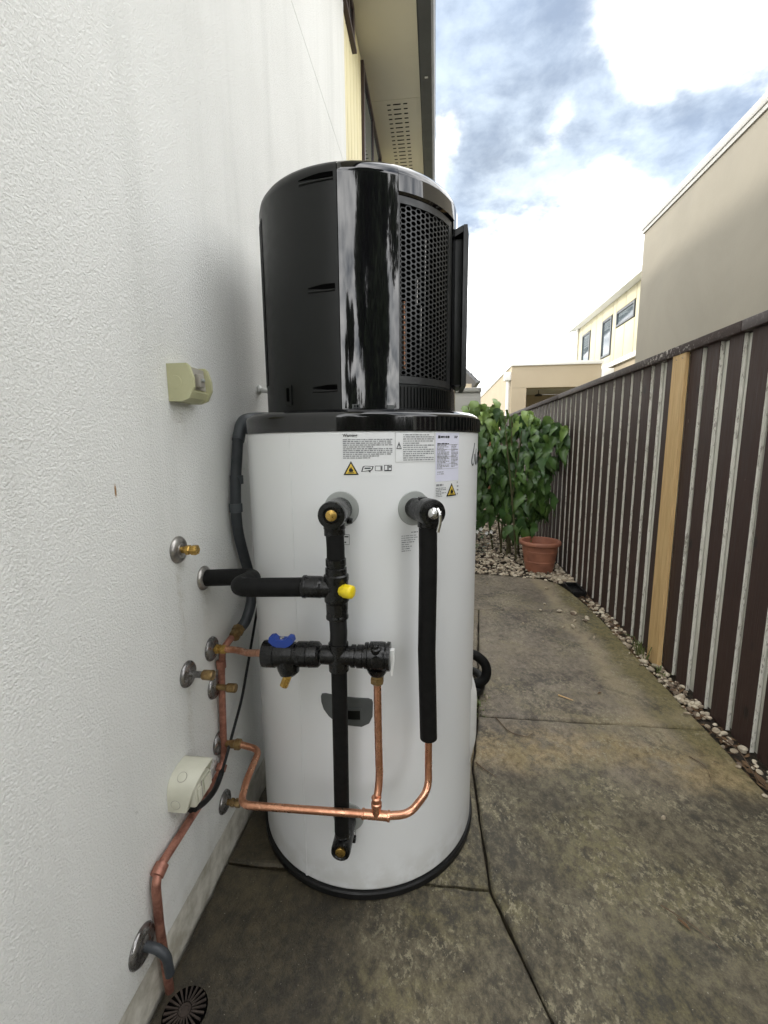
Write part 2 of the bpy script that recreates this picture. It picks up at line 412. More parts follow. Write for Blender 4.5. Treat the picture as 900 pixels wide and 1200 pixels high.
simple('stem', (0.10, 0.10, 0.04), (0.07, 0.06, 0.03), 30, 0.7)
simple('bark', (0.06, 0.045, 0.032), (0.10, 0.08, 0.06), 6, 0.9, bump=0.6, bscale=12, bd=0.03)
simple('twig', (0.13, 0.085, 0.05), (0.08, 0.05, 0.03), 30, 0.85)
simple('weed_green', (0.085, 0.125, 0.035), (0.15, 0.16, 0.06), 30, 0.6)
simple('yellow_cladding', (0.70, 0.63, 0.38), (0.67, 0.60, 0.36), 3, 0.7)
simple('soffit_paint', (0.72, 0.69, 0.585), (0.69, 0.66, 0.56), 2, 0.75)
simple('gutter_grey', (0.075, 0.082, 0.085), (0.06, 0.066, 0.07), 5, 0.4)
simple('brown_frame', (0.060, 0.040, 0.040), (0.05, 0.033, 0.033), 8, 0.45)
simple('roof_metal', (0.12, 0.125, 0.13), (0.10, 0.105, 0.11), 3, 0.5)
simple('plinth', (0.60, 0.575, 0.50), (0.34, 0.315, 0.25), 16, 0.9, bump=0.5, bscale=90, bd=0.004)
simple('trim_white', (0.76, 0.76, 0.74), (0.72, 0.72, 0.70), 4, 0.5)
simple('cream_wall', (0.42, 0.355, 0.255), (0.395, 0.33, 0.24), 1.2, 0.85, bump=0.2, bscale=90, bd=0.003)
simple('pale_yellow', (0.50, 0.46, 0.32), (0.48, 0.44, 0.305), 1.4, 0.7)
simple('cabinet_grey', (0.46, 0.45, 0.42), (0.43, 0.42, 0.39), 4, 0.5)
simple('rust_brick', (0.26, 0.11, 0.055), (0.20, 0.085, 0.045), 16, 0.85, bump=0.4, bscale=90, bd=0.003)
simple('tile_grey', (0.13, 0.13, 0.135), (0.10, 0.10, 0.105), 6, 0.7)
simple('drain_iron', (0.060, 0.045, 0.036), (0.030, 0.022, 0.018), 60, 0.6, 0.1)
simple('dead_leaf', (0.16, 0.095, 0.045), (0.09, 0.05, 0.025), 20, 0.8)
def make_glass():
    g = G('window_glass')
    MT['glass'] = g.fin((0.06, 0.08, 0.09), 0.04, 0.0, IOR=1.9)
    g = G('grey_render')
    n = g.noise(0.9, 6, 0.65, 0.6)
    col = g.mix(g.ramp(n, 0.3, 0.7), (0.34, 0.31, 0.25), (0.30, 0.275, 0.222))
    col = g.mix(g.ramp(g.noise(1.6, 6, 0.7, 0.3, g.map((1, 1.8, 0.35))), 0.5, 0.75, 0, 0.4), col, (0.29, 0.275, 0.235))
    g.bump(g.noise(55, 5, 0.6), 0.25, 0.004)
    MT['grey_render'] = g.fin(col, 0.85)
make_glass()

# ------------------------------------------------------------------ mesh helpers
def support(prof, d=0.004):
    """extra rings next to the corners of long straight runs, so that smooth shading stays true"""
    out = [prof[0]]
    for p, q in zip(prof[:-1], prof[1:]):
        l = math.hypot(q[0] - p[0], q[1] - p[1])
        if l > 4 * d:
            for t in (d / l, 1 - d / l): out.append((p[0] + (q[0] - p[0]) * t, p[1] + (q[1] - p[1]) * t))
        out.append(q)
    return out
class MB:
    def __init__(s): s.v, s.f, s.mi = [], [], []
    def add(s, vs, fs, mi=0):
        n = len(s.v)
        s.v += [tuple(v) for v in vs]
        s.f += [tuple(i + n for i in f) for f in fs]
        s.mi += [mi] * len(fs)
        return s
    def box(s, x0, x1, y0, y1, z0, z1, mi=0, b=0.0):
        if b <= 0:
            v = [(x, y, z) for x in (x0, x1) for y in (y0, y1) for z in (z0, z1)]
            return s.add(v, [(0, 1, 3, 2), (4, 6, 7, 5), (0, 4, 5, 1), (2, 3, 7, 6), (0, 2, 6, 4), (1, 5, 7, 3)], mi)
        bm = bmesh.new()
        bmesh.ops.create_cube(bm, size=1)
        for v in bm.verts:
            v.co = Vector(((x0 + x1) / 2 + v.co.x * (x1 - x0), (y0 + y1) / 2 + v.co.y * (y1 - y0), (z0 + z1) / 2 + v.co.z * (z1 - z0)))
        bmesh.ops.bevel(bm, geom=list(bm.edges), offset=b, segments=2, affect='EDGES', profile=0.5)
        return s.bm(bm, mi)
    def bm(s, bm, mi=0):
        bm.verts.index_update()
        s.add([v.co[:] for v in bm.verts], [[v.index for v in f.verts] for f in bm.faces], mi)
        bm.free()
        return s
    def lathe(s, o, ax, prof, seg=24, mi=0, cap=True):
        o = Vector(o); ax = Vector(ax).normalized(); prof = support(prof)
        t = Vector((0, 0, 1)) if abs(ax.z) < 0.9 else Vector((1, 0, 0))
        u = ax.cross(t).normalized(); w = ax.cross(u)
        vs, fs = [], []
        for (h, r) in prof:
            for k in range(seg):
                a = 2 * PI * k / seg
                vs.append(o + ax * h + (u * math.cos(a) + w * math.sin(a)) * r)
        for i in range(len(prof) - 1):
            for k in range(seg):
                k2 = (k + 1) % seg
                fs.append((i * seg + k, i * seg + k2, (i + 1) * seg + k2, (i + 1) * seg + k))
        if cap:
            fs.append(tuple(reversed(range(seg))))
            fs.append(tuple(range((len(prof) - 1) * seg, len(prof) * seg)))
        return s.add(vs, fs, mi)
    def tube(s, pts, r, fillet=0.0, seg=14, mi=0, cap=True):
        P = [Vector(p) for p in pts]
        path = [P[0]]
        for i in range(1, len(P) - 1):
            a, b, c = P[i - 1], P[i], P[i + 1]
            d1, d2 = (a - b), (c - b)
            f = min(fillet, d1.length * 0.48, d2.length * 0.48)
            if f > 1e-4:
                p0, p1 = b + d1.normalized() * f, b + d2.normalized() * f
                for k in range(8):
                    t = k / 7
                    path.append(p0 * (1 - t) ** 2 + b * 2 * t * (1 - t) + p1 * t * t)
            else: path.append(b)
        path.append(P[-1])
        rs = r if callable(r) else (lambda t: r)
        tan = []
        for i in range(len(path)):
            a = path[max(i - 1, 0)]; b = path[min(i + 1, len(path) - 1)]
            tan.append((b - a).normalized())
        t0 = Vector((0, 0, 1)) if abs(tan[0].z) < 0.9 else Vector((1, 0, 0))
        u = tan[0].cross(t0).normalized()
        vs, fs = [], []
        for i, p in enumerate(path):
            u = (u - tan[i] * u.dot(tan[i])).normalized()
            w = tan[i].cross(u)
            rr = rs(i / (len(path) - 1))
            for k in range(seg):
                a = 2 * PI * k / seg
                vs.append(p + (u * math.cos(a) + w * math.sin(a)) * rr)
        for i in range(len(path) - 1):
            for k in range(seg):
                k2 = (k + 1) % seg
                fs.append((i * seg + k, i * seg + k2, (i + 1) * seg + k2, (i + 1) * seg + k))
        if cap:
            fs.append(tuple(reversed(range(seg)))); fs.append(tuple(range((len(path) - 1) * seg, len(path) * seg)))
        return s.add(vs, fs, mi)
    def prism(s, poly, ext, mi=0):
        """closed polygon of 3D points pushed along ext"""
        n = len(poly); e = Vector(ext)
        vs = [Vector(p) for p in poly] + [Vector(p) + e for p in poly]
        fs = [tuple(reversed(range(n))), tuple(range(n, 2 * n))] + [(i, (i + 1) % n, n + (i + 1) % n, n + i) for i in range(n)]
        return s.add(vs, fs, mi)
    def build(s, name, mats, parent=None, smooth=None, kind=None, label=None):
        me = bpy.data.meshes.new(name)
        off = Vector((0, 0, 0))
        p = parent
        while p is not None:
            off += p.location; p = p.parent
        me.from_pydata([tuple(Vector(v) - off) for v in s.v], [], s.f)
        if not isinstance(mats, (list, tuple)): mats = [mats]
        for m in mats: me.materials.append(MT[m])
        if len(mats) > 1: me.polygons.foreach_set('material_index', s.mi)
        bm = bmesh.new(); bm.from_mesh(me)
        bmesh.ops.recalc_face_normals(bm, faces=bm.faces)
        bm.to_mesh(me); bm.free()
        if smooth:
            me.polygons.foreach_set('use_smooth', [True] * len(me.polygons))
            me.set_sharp_from_angle(angle=math.radians(smooth))
        me.update()
        o = bpy.data.objects.new(name, me)
        C.objects.link(o)
        if parent is not None: o.parent = parent
        if kind: o['kind'] = kind
        if label: o['label'] = label
        return o
def tag(o, label, cat, group=None):
    o['label'] = label; o['category'] = cat
    if group: o['group'] = group
    return o
def thing(name, label, cat, loc=(0, 0, 0), group=None):
    o = bpy.data.objects.new(name, None); C.objects.link(o)
    o.location = loc; o.empty_display_size = 0.1
    return tag(o, label, cat, group)
def struct(o):
    o['kind'] = 'structure'; return o
def copy_piece(o, loc, parent=None):
    c = o.copy(); C.objects.link(c); c.location = loc
    if parent is not None: c.parent = parent
    return c

# ------------------------------------------------------------------ ground, path, gravel
XW, XF, XP = -0.622, 1.291, 1.193
struct(MB().add([(-300, -300, -0.14), (300, -300, -0.14), (300, 300, -0.14), (-300, 300, -0.14)], [(0, 1, 2, 3)]).build('ground', 'ground'))
struct(MB().box(XW + 0.002, 1.42, -3.0, 9.2, -0.13, -0.035).build('soil_bed', 'soil'))
path = bpy.data.objects.new('concrete_path', None); C.objects.link(path); path['kind'] = 'structure'
def slab(poly):
    rr = random.Random(len(poly) * 13 + int(poly[0][1] * 100))
    pts = []
    n = len(poly)
    for i in range(n):
        a, b = Vector((*poly[i], 0)), Vector((*poly[(i + 1) % n], 0))
        k = max(1, int((b - a).length / 0.045))
        nr = Vector((-(b - a).y, (b - a).x, 0)).normalized()
        for j in range(k):
            q = a.lerp(b, j / k)
            if j: q += nr * rr.uniform(-0.0025, 0.0025)
            pts.append(q)
    m = len(pts)
    cen = sum(pts, Vector()) / m
    def ring(ins, z):
        out = []
        for i in range(m):
            t = (pts[(i + 1) % m] - pts[i - 1]).normalized()
            nr = Vector((-t.y, t.x, 0))
            out.append(pts[i] + nr * (ins + rr.uniform(0, ins * 0.5)) + Vector((0, 0, z)))
        return out
    vs = ring(0, -0.1) + ring(0, -0.008) + ring(0.004, -0.002) + ring(0.010, 0.0)
    fs = []
    for L_ in range(3):
        for i in range(m):
            j = (i + 1) % m
            fs.append((L_ * m + i, L_ * m + j, (L_ + 1) * m + j, (L_ + 1) * m + i))
    fs.append(tuple(range(3 * m, 4 * m)))
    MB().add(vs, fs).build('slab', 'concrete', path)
g_ = 0.004
xl = XW + 0.004
slab([(xl, -3), (1.60, -3), (0.269 - g_, 0.815), (0.166 - g_, 1.100 - g_), (xl, 1.100 - g_)])
slab([(xl, 1.100 + g_), (0.166 - g_, 1.100 + g_), (0.155 - g_, 1.569), (0.205 - g_, 1.919 - g_), (xl, 1.919 - g_)])
slab([(1.63, -3), (XP + 0.6, -3), (XP + 0.02, 0.2), (XP, 1.0), (XP, 1.919 - g_), (0.207 + g_, 1.919 - g_), (0.155 + g_, 1.569), (0.166 + g_, 1.10), (0.269 + g_, 0.815)])
slab([(xl, 1.919 + g_), (0.205 - g_, 1.919 + g_), (0.338 - g_, 3.27 - g_), (xl, 3.27 - g_)])
slab([(0.207 + g_, 1.919 + g_), (XP, 1.919 + g_), (XP - 0.005, 3.285 - g_), (0.338 + g_, 3.27 - g_)])
slab([(xl, 3.27 + g_), (0.338, 3.27 + g_), (XP - 0.005, 3.285 + g_), (1.15, 3.75), (1.10, 3.98), (0.98, 4.10), (0.7, 4.16), (0.40, 4.21), (xl, 4.26)])

def stone_mesh(rr, sub=1):
    bm = bmesh.new()
    bmesh.ops.create_icosphere(bm, subdivisions=sub, radius=1)
    k = Vector((rr.uniform(0.8, 1.25), rr.uniform(0.6, 0.95), rr.uniform(0.42, 0.7)))
    f = Vector((rr.uniform(-1, 1), rr.uniform(-1, 1), rr.uniform(-1, 1)))
    for v in bm.verts:
        c = v.co
        d = 1 + 0.16 * math.sin(3.1 * c.dot(f) + f.x * 5) + rr.uniform(-0.07, 0.07)
        v.co = Vector((c.x * k.x, c.y * k.y, c.z * k.z)) * d
    return bm
def gravel(name, spots, sub=1, mat='gravel'):
    rr = random.Random(5)
    protos = []
    for _ in range(14):
        bm = stone_mesh(rr, sub); bm.verts.index_update()
        protos.append(([v.co.copy() for v in bm.verts], [[v.index for v in f.verts] for f in bm.faces])); bm.free()
    b = MB()
    for (x, y, z, s_) in spots:
        vs, fs = rr.choice(protos)
        R = Matrix.Rotation(rr.uniform(0, 6.28), 3, 'Z') @ Matrix.Rotation(rr.uniform(-0.5, 0.5), 3, 'X')
        p = Vector((x, y, z))
        b.add([p + R @ (v * s_) for v in vs], fs)
    return b.build(name, mat, smooth=60, kind='stuff')
rr = random.Random(11)
sp = []
struct(MB().box(XW + 0.003, 1.30, 4.14, 9.15, -0.034, -0.006).build('gravel_bed_base', 'soil'))
for _ in range(7600):
    x, y = rr.uniform(XW + 0.02, 1.27), 3.98 + (rr.random() ** 1.3) * 4.8
    pts_ = [(-0.7, 4.27), (0.40, 4.225), (0.7, 4.175), (0.98, 4.115), (1.10, 3.99), (1.2, 3.97), (1.3, 3.97)]
    ed = next(p0[1] + (p1[1] - p0[1]) * (x - p0[0]) / (p1[0] - p0[0]) for p0, p1 in zip(pts_, pts_[1:]) if x <= p1[0])
    if y < ed: continue
    h = 0.05 * min(1, max(0, (y - 4.3) / 0.8)) * (1 - abs(x - 0.4) / 1.2)
    sp.append((x, y, h + rr.uniform(-0.012, 0.012), rr.uniform(0.011, 0.026)))
gravel('gravel', sp)
sp = []
for _ in range(560):
    y = 0.4 + rr.random() * 3.9
    x = rr.uniform(XP + 0.012, XF - 0.004) if rr.random() < 0.85 else XP + rr.uniform(-0.03, 0.02)
    if 3.62 < y < 4.05: continue
    dens = 1.0 if y > 2.0 else 0.55
    if rr.random() > dens: continue
    on = x < XP + 0.005
    sp.append((x, y, 0.006 if on else -0.028 + rr.uniform(0, 0.022), rr.uniform(0.007, 0.019) if not on else rr.uniform(0.006, 0.011)))
gravel('edge_pebbles', sp, 2)
# dead leaves and bark bits in the strip along the fence
b = MB()
for _ in range(520):
    y = 0.3 + rr.random() * 4.2
    x = rr.uniform(XP, XF)
    l, w = rr.uniform(0.01, 0.035), rr.uniform(0.004, 0.010)
    a = rr.uniform(0, 6.28); z = -0.026 + rr.uniform(0, 0.012)
    d = Vector((math.cos(a), math.sin(a), rr.uniform(-0.2, 0.2))) * l; e = Vector((-math.sin(a), math.cos(a), rr.uniform(-0.3, 0.3))) * w
    p = Vector((x, y, z))
    b.add([p - d, p + e + Vector((0, 0, 0.004)), p + d, p - e], [(0, 1, 2, 3)])
b.build('leaf_litter', 'dead_leaf', kind='stuff')
# larger loose stones on the path and in the strip
loose = [(0.965, 3.80, 0.017), (0.80, 3.29, 0.012), (0.93, 3.27, 0.022), (1.02, 3.23, 0.026), (0.86, 3.42, 0.012), (1.06, 3.10, 0.020), (0.99, 3.10, 0.014),
         (1.09, 3.15, 0.018), (0.945, 2.98, 0.022), (0.88, 2.98, 0.011), (1.03, 2.83, 0.011), (0.62, 3.02, 0.010), (0.47, 3.88, 0.012), (0.69, 2.74, 0.008), (0.262, 2.06, 0.014), (0.77, 1.40, 0.010)]
bm = stone_mesh(random.Random(3), 2)
proto = MB().bm(bm).build('loose_stone', 'gravel', smooth=60)
for i, (x, y, s_) in enumerate(loose):
    o = proto if i == 0 else copy_piece(proto, (0, 0, 0))
    o.location = (x, y, s_ * 0.45); o.scale = (s_, s_, s_); o.rotation_euler = (0.1 * i, 0.07 * i, i * 1.7)
    tag(o, 'small pale stone lying loose on the concrete path', 'stone', 'loose pale stones on the path')
# weeds
def weed(name, x, y, n, h, spread, label):
    b = MB(); r2 = random.Random(int(x * 1000))
    for _ in range(n):
        a = r2.uniform(0, 6.28); L_ = h * r2.uniform(0.5, 1)
        d = Vector((math.cos(a), math.sin(a), 0)); e = Vector((-d.y, d.x, 0)) * r2.uniform(0.002, 0.004)
        p = Vector((x, y, -0.02)) + d * r2.uniform(0, spread) * 0.5 + Vector((0, r2.uniform(-spread, spread), 0))
        q = p + d * L_ * 0.25 + Vector((0, 0, L_ * 0.7)); t = p + d * L_ * 0.6 + Vector((0, 0, L_ * r2.uniform(0.7, 1)))
        b.add([p - e, p + e, q + e * 1.3, q - e * 1.3, t], [(0, 1, 2, 3), (3, 2, 4)])
    tag(b.build(name, 'weed_green'), label, 'weed')
weed('weed', 1.235, 2.63, 16, 0.16, 0.05, 'tall grassy green weed growing at the foot of the fence')
weed('weed', 0.232, 2.03, 60, 0.035, 0.09, 'low weed growing from the joint between the path slabs beside the tank')
weed('weed', 1.24, 2.42, 14, 0.05, 0.05, 'tiny green weed among the pebbles near the new pine paling')
def twig(pts, r, label, name='twig', mat='twig'):
    tag(MB().tube(pts, lambda t: r * (1 - 0.6 * t), 0.03, 6).build(name, mat, smooth=60), label, 'twig')
twig([(0.285, 1.90, 0.008), (0.33, 1.80, 0.006), (0.40, 1.775, 0.005), (0.43, 1.80, 0.01)], 0.0022, 'thin curved brown twig lying just in front of the path joint')
twig([(0.17, 1.60, 0.005), (0.20, 1.56, 0.008), (0.24, 1.53, 0.004)], 0.0028, 'short dark twig on the concrete right beside the tank base')
twig([(1.02, 1.72, 0.006), (1.05, 1.66, 0.012), (1.03, 1.60, 0.004)], 0.002, 'brown twig on the concrete near the fence corner of the front slab')
twig([(0.62, 1.10, 0.005), (0.68, 1.05, 0.008), (0.72, 1.00, 0.004)], 0.0016, 'thin grey twig in the middle of the mossy front slab')
twig([(0.62, 2.12, 0.006), (0.68, 2.08, 0.006)], 0.004, 'pale straw stick lying on the grey middle slab', 'stick', 'pine')
twig([(1.20, 1.93, 0.0), (1.24, 1.78, 0.006), (1.21, 1.62, -0.004), (1.25, 1.48, 0.0)], 0.003, 'long twig lying in the pebble strip under the fence')
def fallen_leaf(x, y, l, a, label):
    d = Vector((math.cos(a), math.sin(a), 0)) * l; e = Vector((-math.sin(a), math.cos(a), 0)) * l * 0.3; p = Vector((x, y, 0.004))
    up = Vector((0, 0, l * 0.25))
    b = MB().add([p - d, p - d * 0.2 + e + up, p + d * 0.4 + e * 0.8 + up, p + d + up * 0.3, p + d * 0.4 - e * 0.8 + up, p - d * 0.2 - e + up, p], [(0, 1, 6), (1, 2, 3, 6), (6, 3, 4, 5), (0, 6, 5)])
    tag(b.build('fallen_leaf', 'dead_leaf'), label, 'leaf')
fallen_leaf(0.655, 1.055, 0.018, 2.2, 'dark dead leaf lying on the mossy front slab')
fallen_leaf(0.83, 2.16, 0.016, 0.6, 'small brown dead leaf on the grey middle slab')
fallen_leaf(0.30, 2.25, 0.012, 1.4, 'small dead leaf on the path joint beside the black hose')
# plastic drain tray by the pot
t = thing('drain_tray', 'small black plastic tray lying at the fence foot beside the terracotta pot', 'tray', (1.20, 3.82, -0.02))
MB().box(1.15, 1.26, 3.70, 3.96, -0.03, -0.012, b=0.003).build('base', 'rubber_black', t, 40)
b = MB()
b.box(1.145, 1.157, 3.70, 3.96, -0.012, 0.02, b=0.002).box(1.253, 1.265, 3.70, 3.96, -0.012, 0.02, b=0.002)
b.box(1.157, 1.253, 3.695, 3.707, -0.012, 0.018, b=0.002).box(1.157, 1.253, 3.953, 3.965, -0.012, 0.018, b=0.002)
b.build('rim', 'rubber_black', t, 40)
# floor drain
t = thing('floor_drain', 'round slotted iron floor drain in the wet concrete by the wall', 'drain', (-0.545, 0.746, 0))
MB().lathe((-0.545, 0.746, 0), (0, 0, 1), [(0.0005, 0.048), (0.003, 0.0465), (0.003, 0.0455)], 32).build('plate', 'void_black', t, 40)
MB().lathe((-0.545, 0.746, 0.003), (0, 0, 1), [(0.0003, 0.014), (0.004, 0.013), (0.004, 0.009), (0.001, 0.008)], 20).build('hub', 'drain_iron', t, 40)
for k in range(22):
    a = 2 * PI * k / 22
    d = Vector((math.cos(a), math.sin(a), 0)); e = Vector((-d.y, d.x, 0))
    o = Vector((-0.545, 0.746, 0.0035))
    p = [o + d * 0.015 - e * 0.0014, o + d * 0.0445 - e * 0.0022, o + d * 0.0445 + e * 0.0022, o + d * 0.015 + e * 0.0014]
    MB().prism(p, (0, 0, 0.0035)).build('grate_bar', 'drain_iron', t)

# ------------------------------------------------------------------ our house (left)
HY0, HY1 = -0.40, 9.0
house = thing('rendered_house', 'two storey house with white textured render wall and deep grey guttered eave on the left', 'house', (XW, 1.0, 0))
b = MB()
b.box(-7.5, XW, HY0, 3.29, 0.105, 3.108).box(-7.5, XW, HY0, 3.29, 3.112, 4.40)
b.box(-7.5, XW - 0.004, HY0 + 0.004, 3.286, 3.1085, 3.1115)
b.build('wall', 'render', house)
MB().box(-7.5, XW - 0.0015, HY0 + 0.003, HY1, -0.1, 0.1015).build('plinth', 'plinth', house)
MB().box(-7.5, XW - 0.02, 3.291, HY1, 0.105, 3.10).build('rear_wall', 'render', house)
MB().box(-7.5, XW - 0.035, 3.291, HY1, 3.105, 4.38).build('wall_sheet', 'yellow_cladding', house)
bd = MB().box(XW - 0.034, XW - 0.012, 0, 0.125, 0, 1.27, b=0.004).build('board', 'yellow_cladding', house, 40)
first = True
y = 3.30
k = 0
while y < HY1 - 0.1:
    o = bd if first else copy_piece(bd, bd.location, house)
    # board mesh was built at y 0: slide it along the wall
    o.location = (0, y, 3.106); first = False
    y += 0.135
def house_window(y0, y1, z0, z1):
    f = MB()
    w = 0.05
    f.box(XW - 0.02, XW + 0.014, y0, y0 + w, z0, z1, b=0.004).box(XW - 0.02, XW + 0.014, y1 - w, y1, z0, z1, b=0.004)
    f.box(XW - 0.02, XW + 0.012, y0 + w, y1 - w, z0, z0 + w, b=0.004).box(XW - 0.02, XW + 0.012, y0 + w, y1 - w, z1 - w, z1, b=0.004)
    f.box(XW - 0.02, XW + 0.008, (y0 + y1) / 2 - 0.02, (y0 + y1) / 2 + 0.02, z0 + w, z1 - w, b=0.003)
    fo = f.build('window', 'brown_frame', house, 40)
    MB().box(XW - 0.011, XW - 0.004, y0 + w, y1 - w, z0 + w, z1 - w).build('pane', 'glass', fo)
    MB().box(XW - 0.02, XW + 0.022, y0 - 0.02, y1 + 0.02, z0 - 0.03, z0 - 0.002, b=0.003).build('sill', 'brown_frame', fo, 40)
house_window(3.30, 3.66, 4.13, 4.375)
house_window(4.06, 5.30, 3.20, 4.352)
house_window(6.2, 7.6, 3.20, 4.352)
# eave: soffit sheets, vent slots, fascia, gutter, roof
def sheet(y0, y1, vent):
    so = MB().box(XW - 0.03, -0.175, y0, y1, 4.41, 4.422).build('soffit', 'soffit_paint', house)
    if vent:
        s_ = MB()
        for i in range(40):
            yy = y0 + 0.05 + i * 0.062
            if yy > y1 - 0.04: break
            for (xa, xb) in ((-0.482, -0.448), (-0.425, -0.353), (-0.328, -0.290)):
                s_.box(xa, xb, yy, yy + 0.012, 4.4078, 4.4095)
        s_.build('vent_slots', 'void_black', so, kind='stuff')
for (a, c, v) in ((HY0 - 0.4, 0.999, False), (1.003, 2.799, True), (2.803, 4.599, False), (4.603, 6.399, True), (6.403, HY1 + 0.3, False)):
    sheet(a, c, v)
MB().box(-0.1755, -0.166, HY0 - 0.4, HY1 + 0.3, 4.395, 4.60).build('fascia', 'soffit_paint', house)
b = MB()
prof = [(-0.164, 4.56), (-0.164, 4.40), (-0.15, 4.392), (-0.06, 4.392), (-0.04, 4.41), (-0.036, 4.53), (-0.028, 4.54), (-0.030, 4.552), (-0.045, 4.552), (-0.05, 4.42), (-0.15, 4.404), (-0.155, 4.56)]
b.prism([(x, HY0 - 0.4, z) for x, z in prof], (0, HY1 - HY0 + 0.7, 0))
b.build('gutter', 'gutter_grey', house)
for yy in (1.2, 3.0, 4.35, 5.9, 7.4):
    MB().box(-0.120, -0.092, yy, yy + 0.012, 4.385, 4.3915).build('gutter_clip', 'trim_white', house)
MB().prism([(-0.15, HY0 - 0.4, 4.58), (-7.6, HY0 - 0.4, 6.1), (-7.6, HY0 - 0.4, 6.05), (-0.16, HY0 - 0.4, 4.565)], (0, HY1 - HY0 + 0.7, 0)).build('roof', 'roof_metal', house)

# ------------------------------------------------------------------ fence
fence = thing('paling_fence', 'dark brown painted timber paling fence with pale gaps along the path', 'fence', (XF, 3.0, 0))
# edge positions read along the fence
def paling(y0, y1, seed, z1=1.70, z0=-0.012, x=XF, th=0.019):
    r2 = random.Random(seed)
    ln = r2.uniform(-0.003, 0.003)
    tx_ = r2.uniform(-0.003, 0.003)
    b = MB()
    v = [(x + tx_, y0, z0), (x + tx_, y1, z0), (x - tx_, y1 + ln, z1), (x - tx_, y0 + ln, z1),
         (x + th, y0, z0), (x + th, y1, z0), (x + th, y1 + ln, z1), (x + th, y0 + ln, z1)]
    bv = 0.002
    front = [(x + tx_, y0 + bv, z0), (x + tx_, y1 - bv, z0), (x - tx_, y1 - bv + ln, z1), (x - tx_, y0 + bv + ln, z1)]
    side = [(x + bv, y0, z0), (x + bv, y1, z0), (x + bv, y1 + ln, z1), (x + bv, y0 + ln, z1)]
    vs = front + side + v[4:]
    fs0 = [(0, 3, 2, 1), (0, 1, 5, 4), (2, 3, 7, 6), (0, 4, 7, 3), (1, 2, 6, 5)]
    b.add(vs, fs0, 0)
    n = len(b.v)
    b.add(vs, [(4, 8, 11, 7), (5, 6, 10, 9), (8, 9, 10, 11), (4, 5, 9, 8), (7, 11, 10, 6)], 1)
    return b.build('paling', ['fence', 'bare_edge'], fence)
near_edges = [(1.951, 2.062), (2.112, 2.206), (2.270, 2.368), (2.408, 2.508), (2.667, 2.742), (2.810, 2.880)]
edges = []
y = 1.915
while y > 0.2:
    edges.append((y - 0.116, y)); y -= 0.156
edges += near_edges
r3 = random.Random(4)
y = 2.925
while y < 9.1:
    w = r3.uniform(0.098, 0.116); edges.append((y, y + w)); y += w + r3.uniform(0.034, 0.05)
for i, (a, c) in enumerate(edges):
    paling(a, c, i, z1=1.702, z0=-0.012 + r3.uniform(-0.008, 0.006))
o = paling(2.512, 2.640, 999, z1=1.716, z0=-0.030, x=XF - 0.021, th=0.020)
o.name = 'new_paling'; o.data.materials.clear(); o.data.materials.append(MT['pine']); o.data.materials.append(MT['pine'])
o['label'] = 'bare new pine paling on the dark fence'
for (yy, zz) in ((2.54, 1.68), (2.60, 1.68), (2.545, 0.35), (2.605, 0.35)):
    MB().lathe((XF - 0.0212, yy, zz), (-1, 0, 0), [(0, 0.0035), (0.001, 0.003)], 8).build('nail', 'dark_steel', o)
# pale boards behind the gaps
y = 0.12; i = 0
while y < 9.1:
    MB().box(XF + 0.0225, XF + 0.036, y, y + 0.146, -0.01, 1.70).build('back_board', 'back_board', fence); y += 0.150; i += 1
for zz in (0.25, 1.45):
    MB().box(XF + 0.0365, XF + 0.09, 0.1, 9.1, zz, zz + 0.09).build('rail', 'fence', fence)
for (a, c) in ((0.1, 2.098), (2.10, 4.90), (4.903, 9.12)):
    MB().box(XF - 0.024, XF + 0.075, a, c, 1.704, 1.751, b=0.004).build('cap_rail', 'cap_paint', fence, 40)
# rear return fence, brick colour showing past the plant
rf = thing('rear_fence', 'rust brown timber fence closing the far end of the side yard behind the plant', 'fence', (0.3, 9.2, 0))
x = XW + 0.02
k = 0
while x < 1.38:
    MB().box(x, x + 0.105, 9.16 + 0.004 * (k % 2), 9.18, -0.03, 1.55, b=0.003).build('paling', 'rust_brick', rf, 40); x += 0.112; k += 1
MB().box(XW + 0.02, 1.38, 9.181, 9.23, 1.2, 1.29).build('rail', 'rust_brick', rf)

# ------------------------------------------------------------------ neighbour buildings
gb = thing('grey_building', 'tall blank grey rendered side wall with metal parapet cap rising behind the fence', 'building', (2.4, 3.5, 0))
MB().box(2.40, 9.0, 0.9, 5.88, -0.1, 3.69).build('wall', 'grey_render', gb)
MB().box(2.375, 9.03, 0.87, 5.91, 3.692, 3.772, b=0.006).build('parapet_cap', 'cabinet_grey', gb, 40)
MB().box(2.385, 9.02, 0.88, 5.90, 3.655, 3.6905).build('cap_drip', 'cabinet_grey', gb)

fh = thing('flat_roofed_house', 'low cream flat roofed house with open porch beyond the far end of the fence', 'house', (2.1, 13, 0))
b = MB()
b.box(2.09, 2.50, 13.0, 13.35, -0.1, 2.77)            # corner pier
b.box(2.09, 4.46, 13.0, 13.35, 2.775, 3.36)           # parapet over the porch
b.box(4.20, 4.458, 13.003, 13.35, -0.1, 2.772)
b.build('front_wall', 'cream_wall', fh)
b = MB()
b.box(2.093, 2.35, 13.352, 16.0, -0.1, 3.36).box(2.093, 2.35, 16.0, 19.2, -0.1, 1.0).box(2.093, 2.35, 16.0, 19.2, 2.65, 3.36).box(2.093, 2.35, 19.2, 24.0, -0.1, 3.36)
b.build('side_wall', 'cream_wall', fh)
w = MB()
w.box(2.10, 2.16, 16.0, 16.07, 1.0, 2.65).box(2.10, 2.16, 19.13, 19.2, 1.0, 2.65).box(2.10, 2.16, 17.55, 17.63, 1.0, 2.65).box(2.10, 2.16, 16.07, 19.13, 2.59, 2.649)
wo = w.build('window', 'gutter_grey', fh)
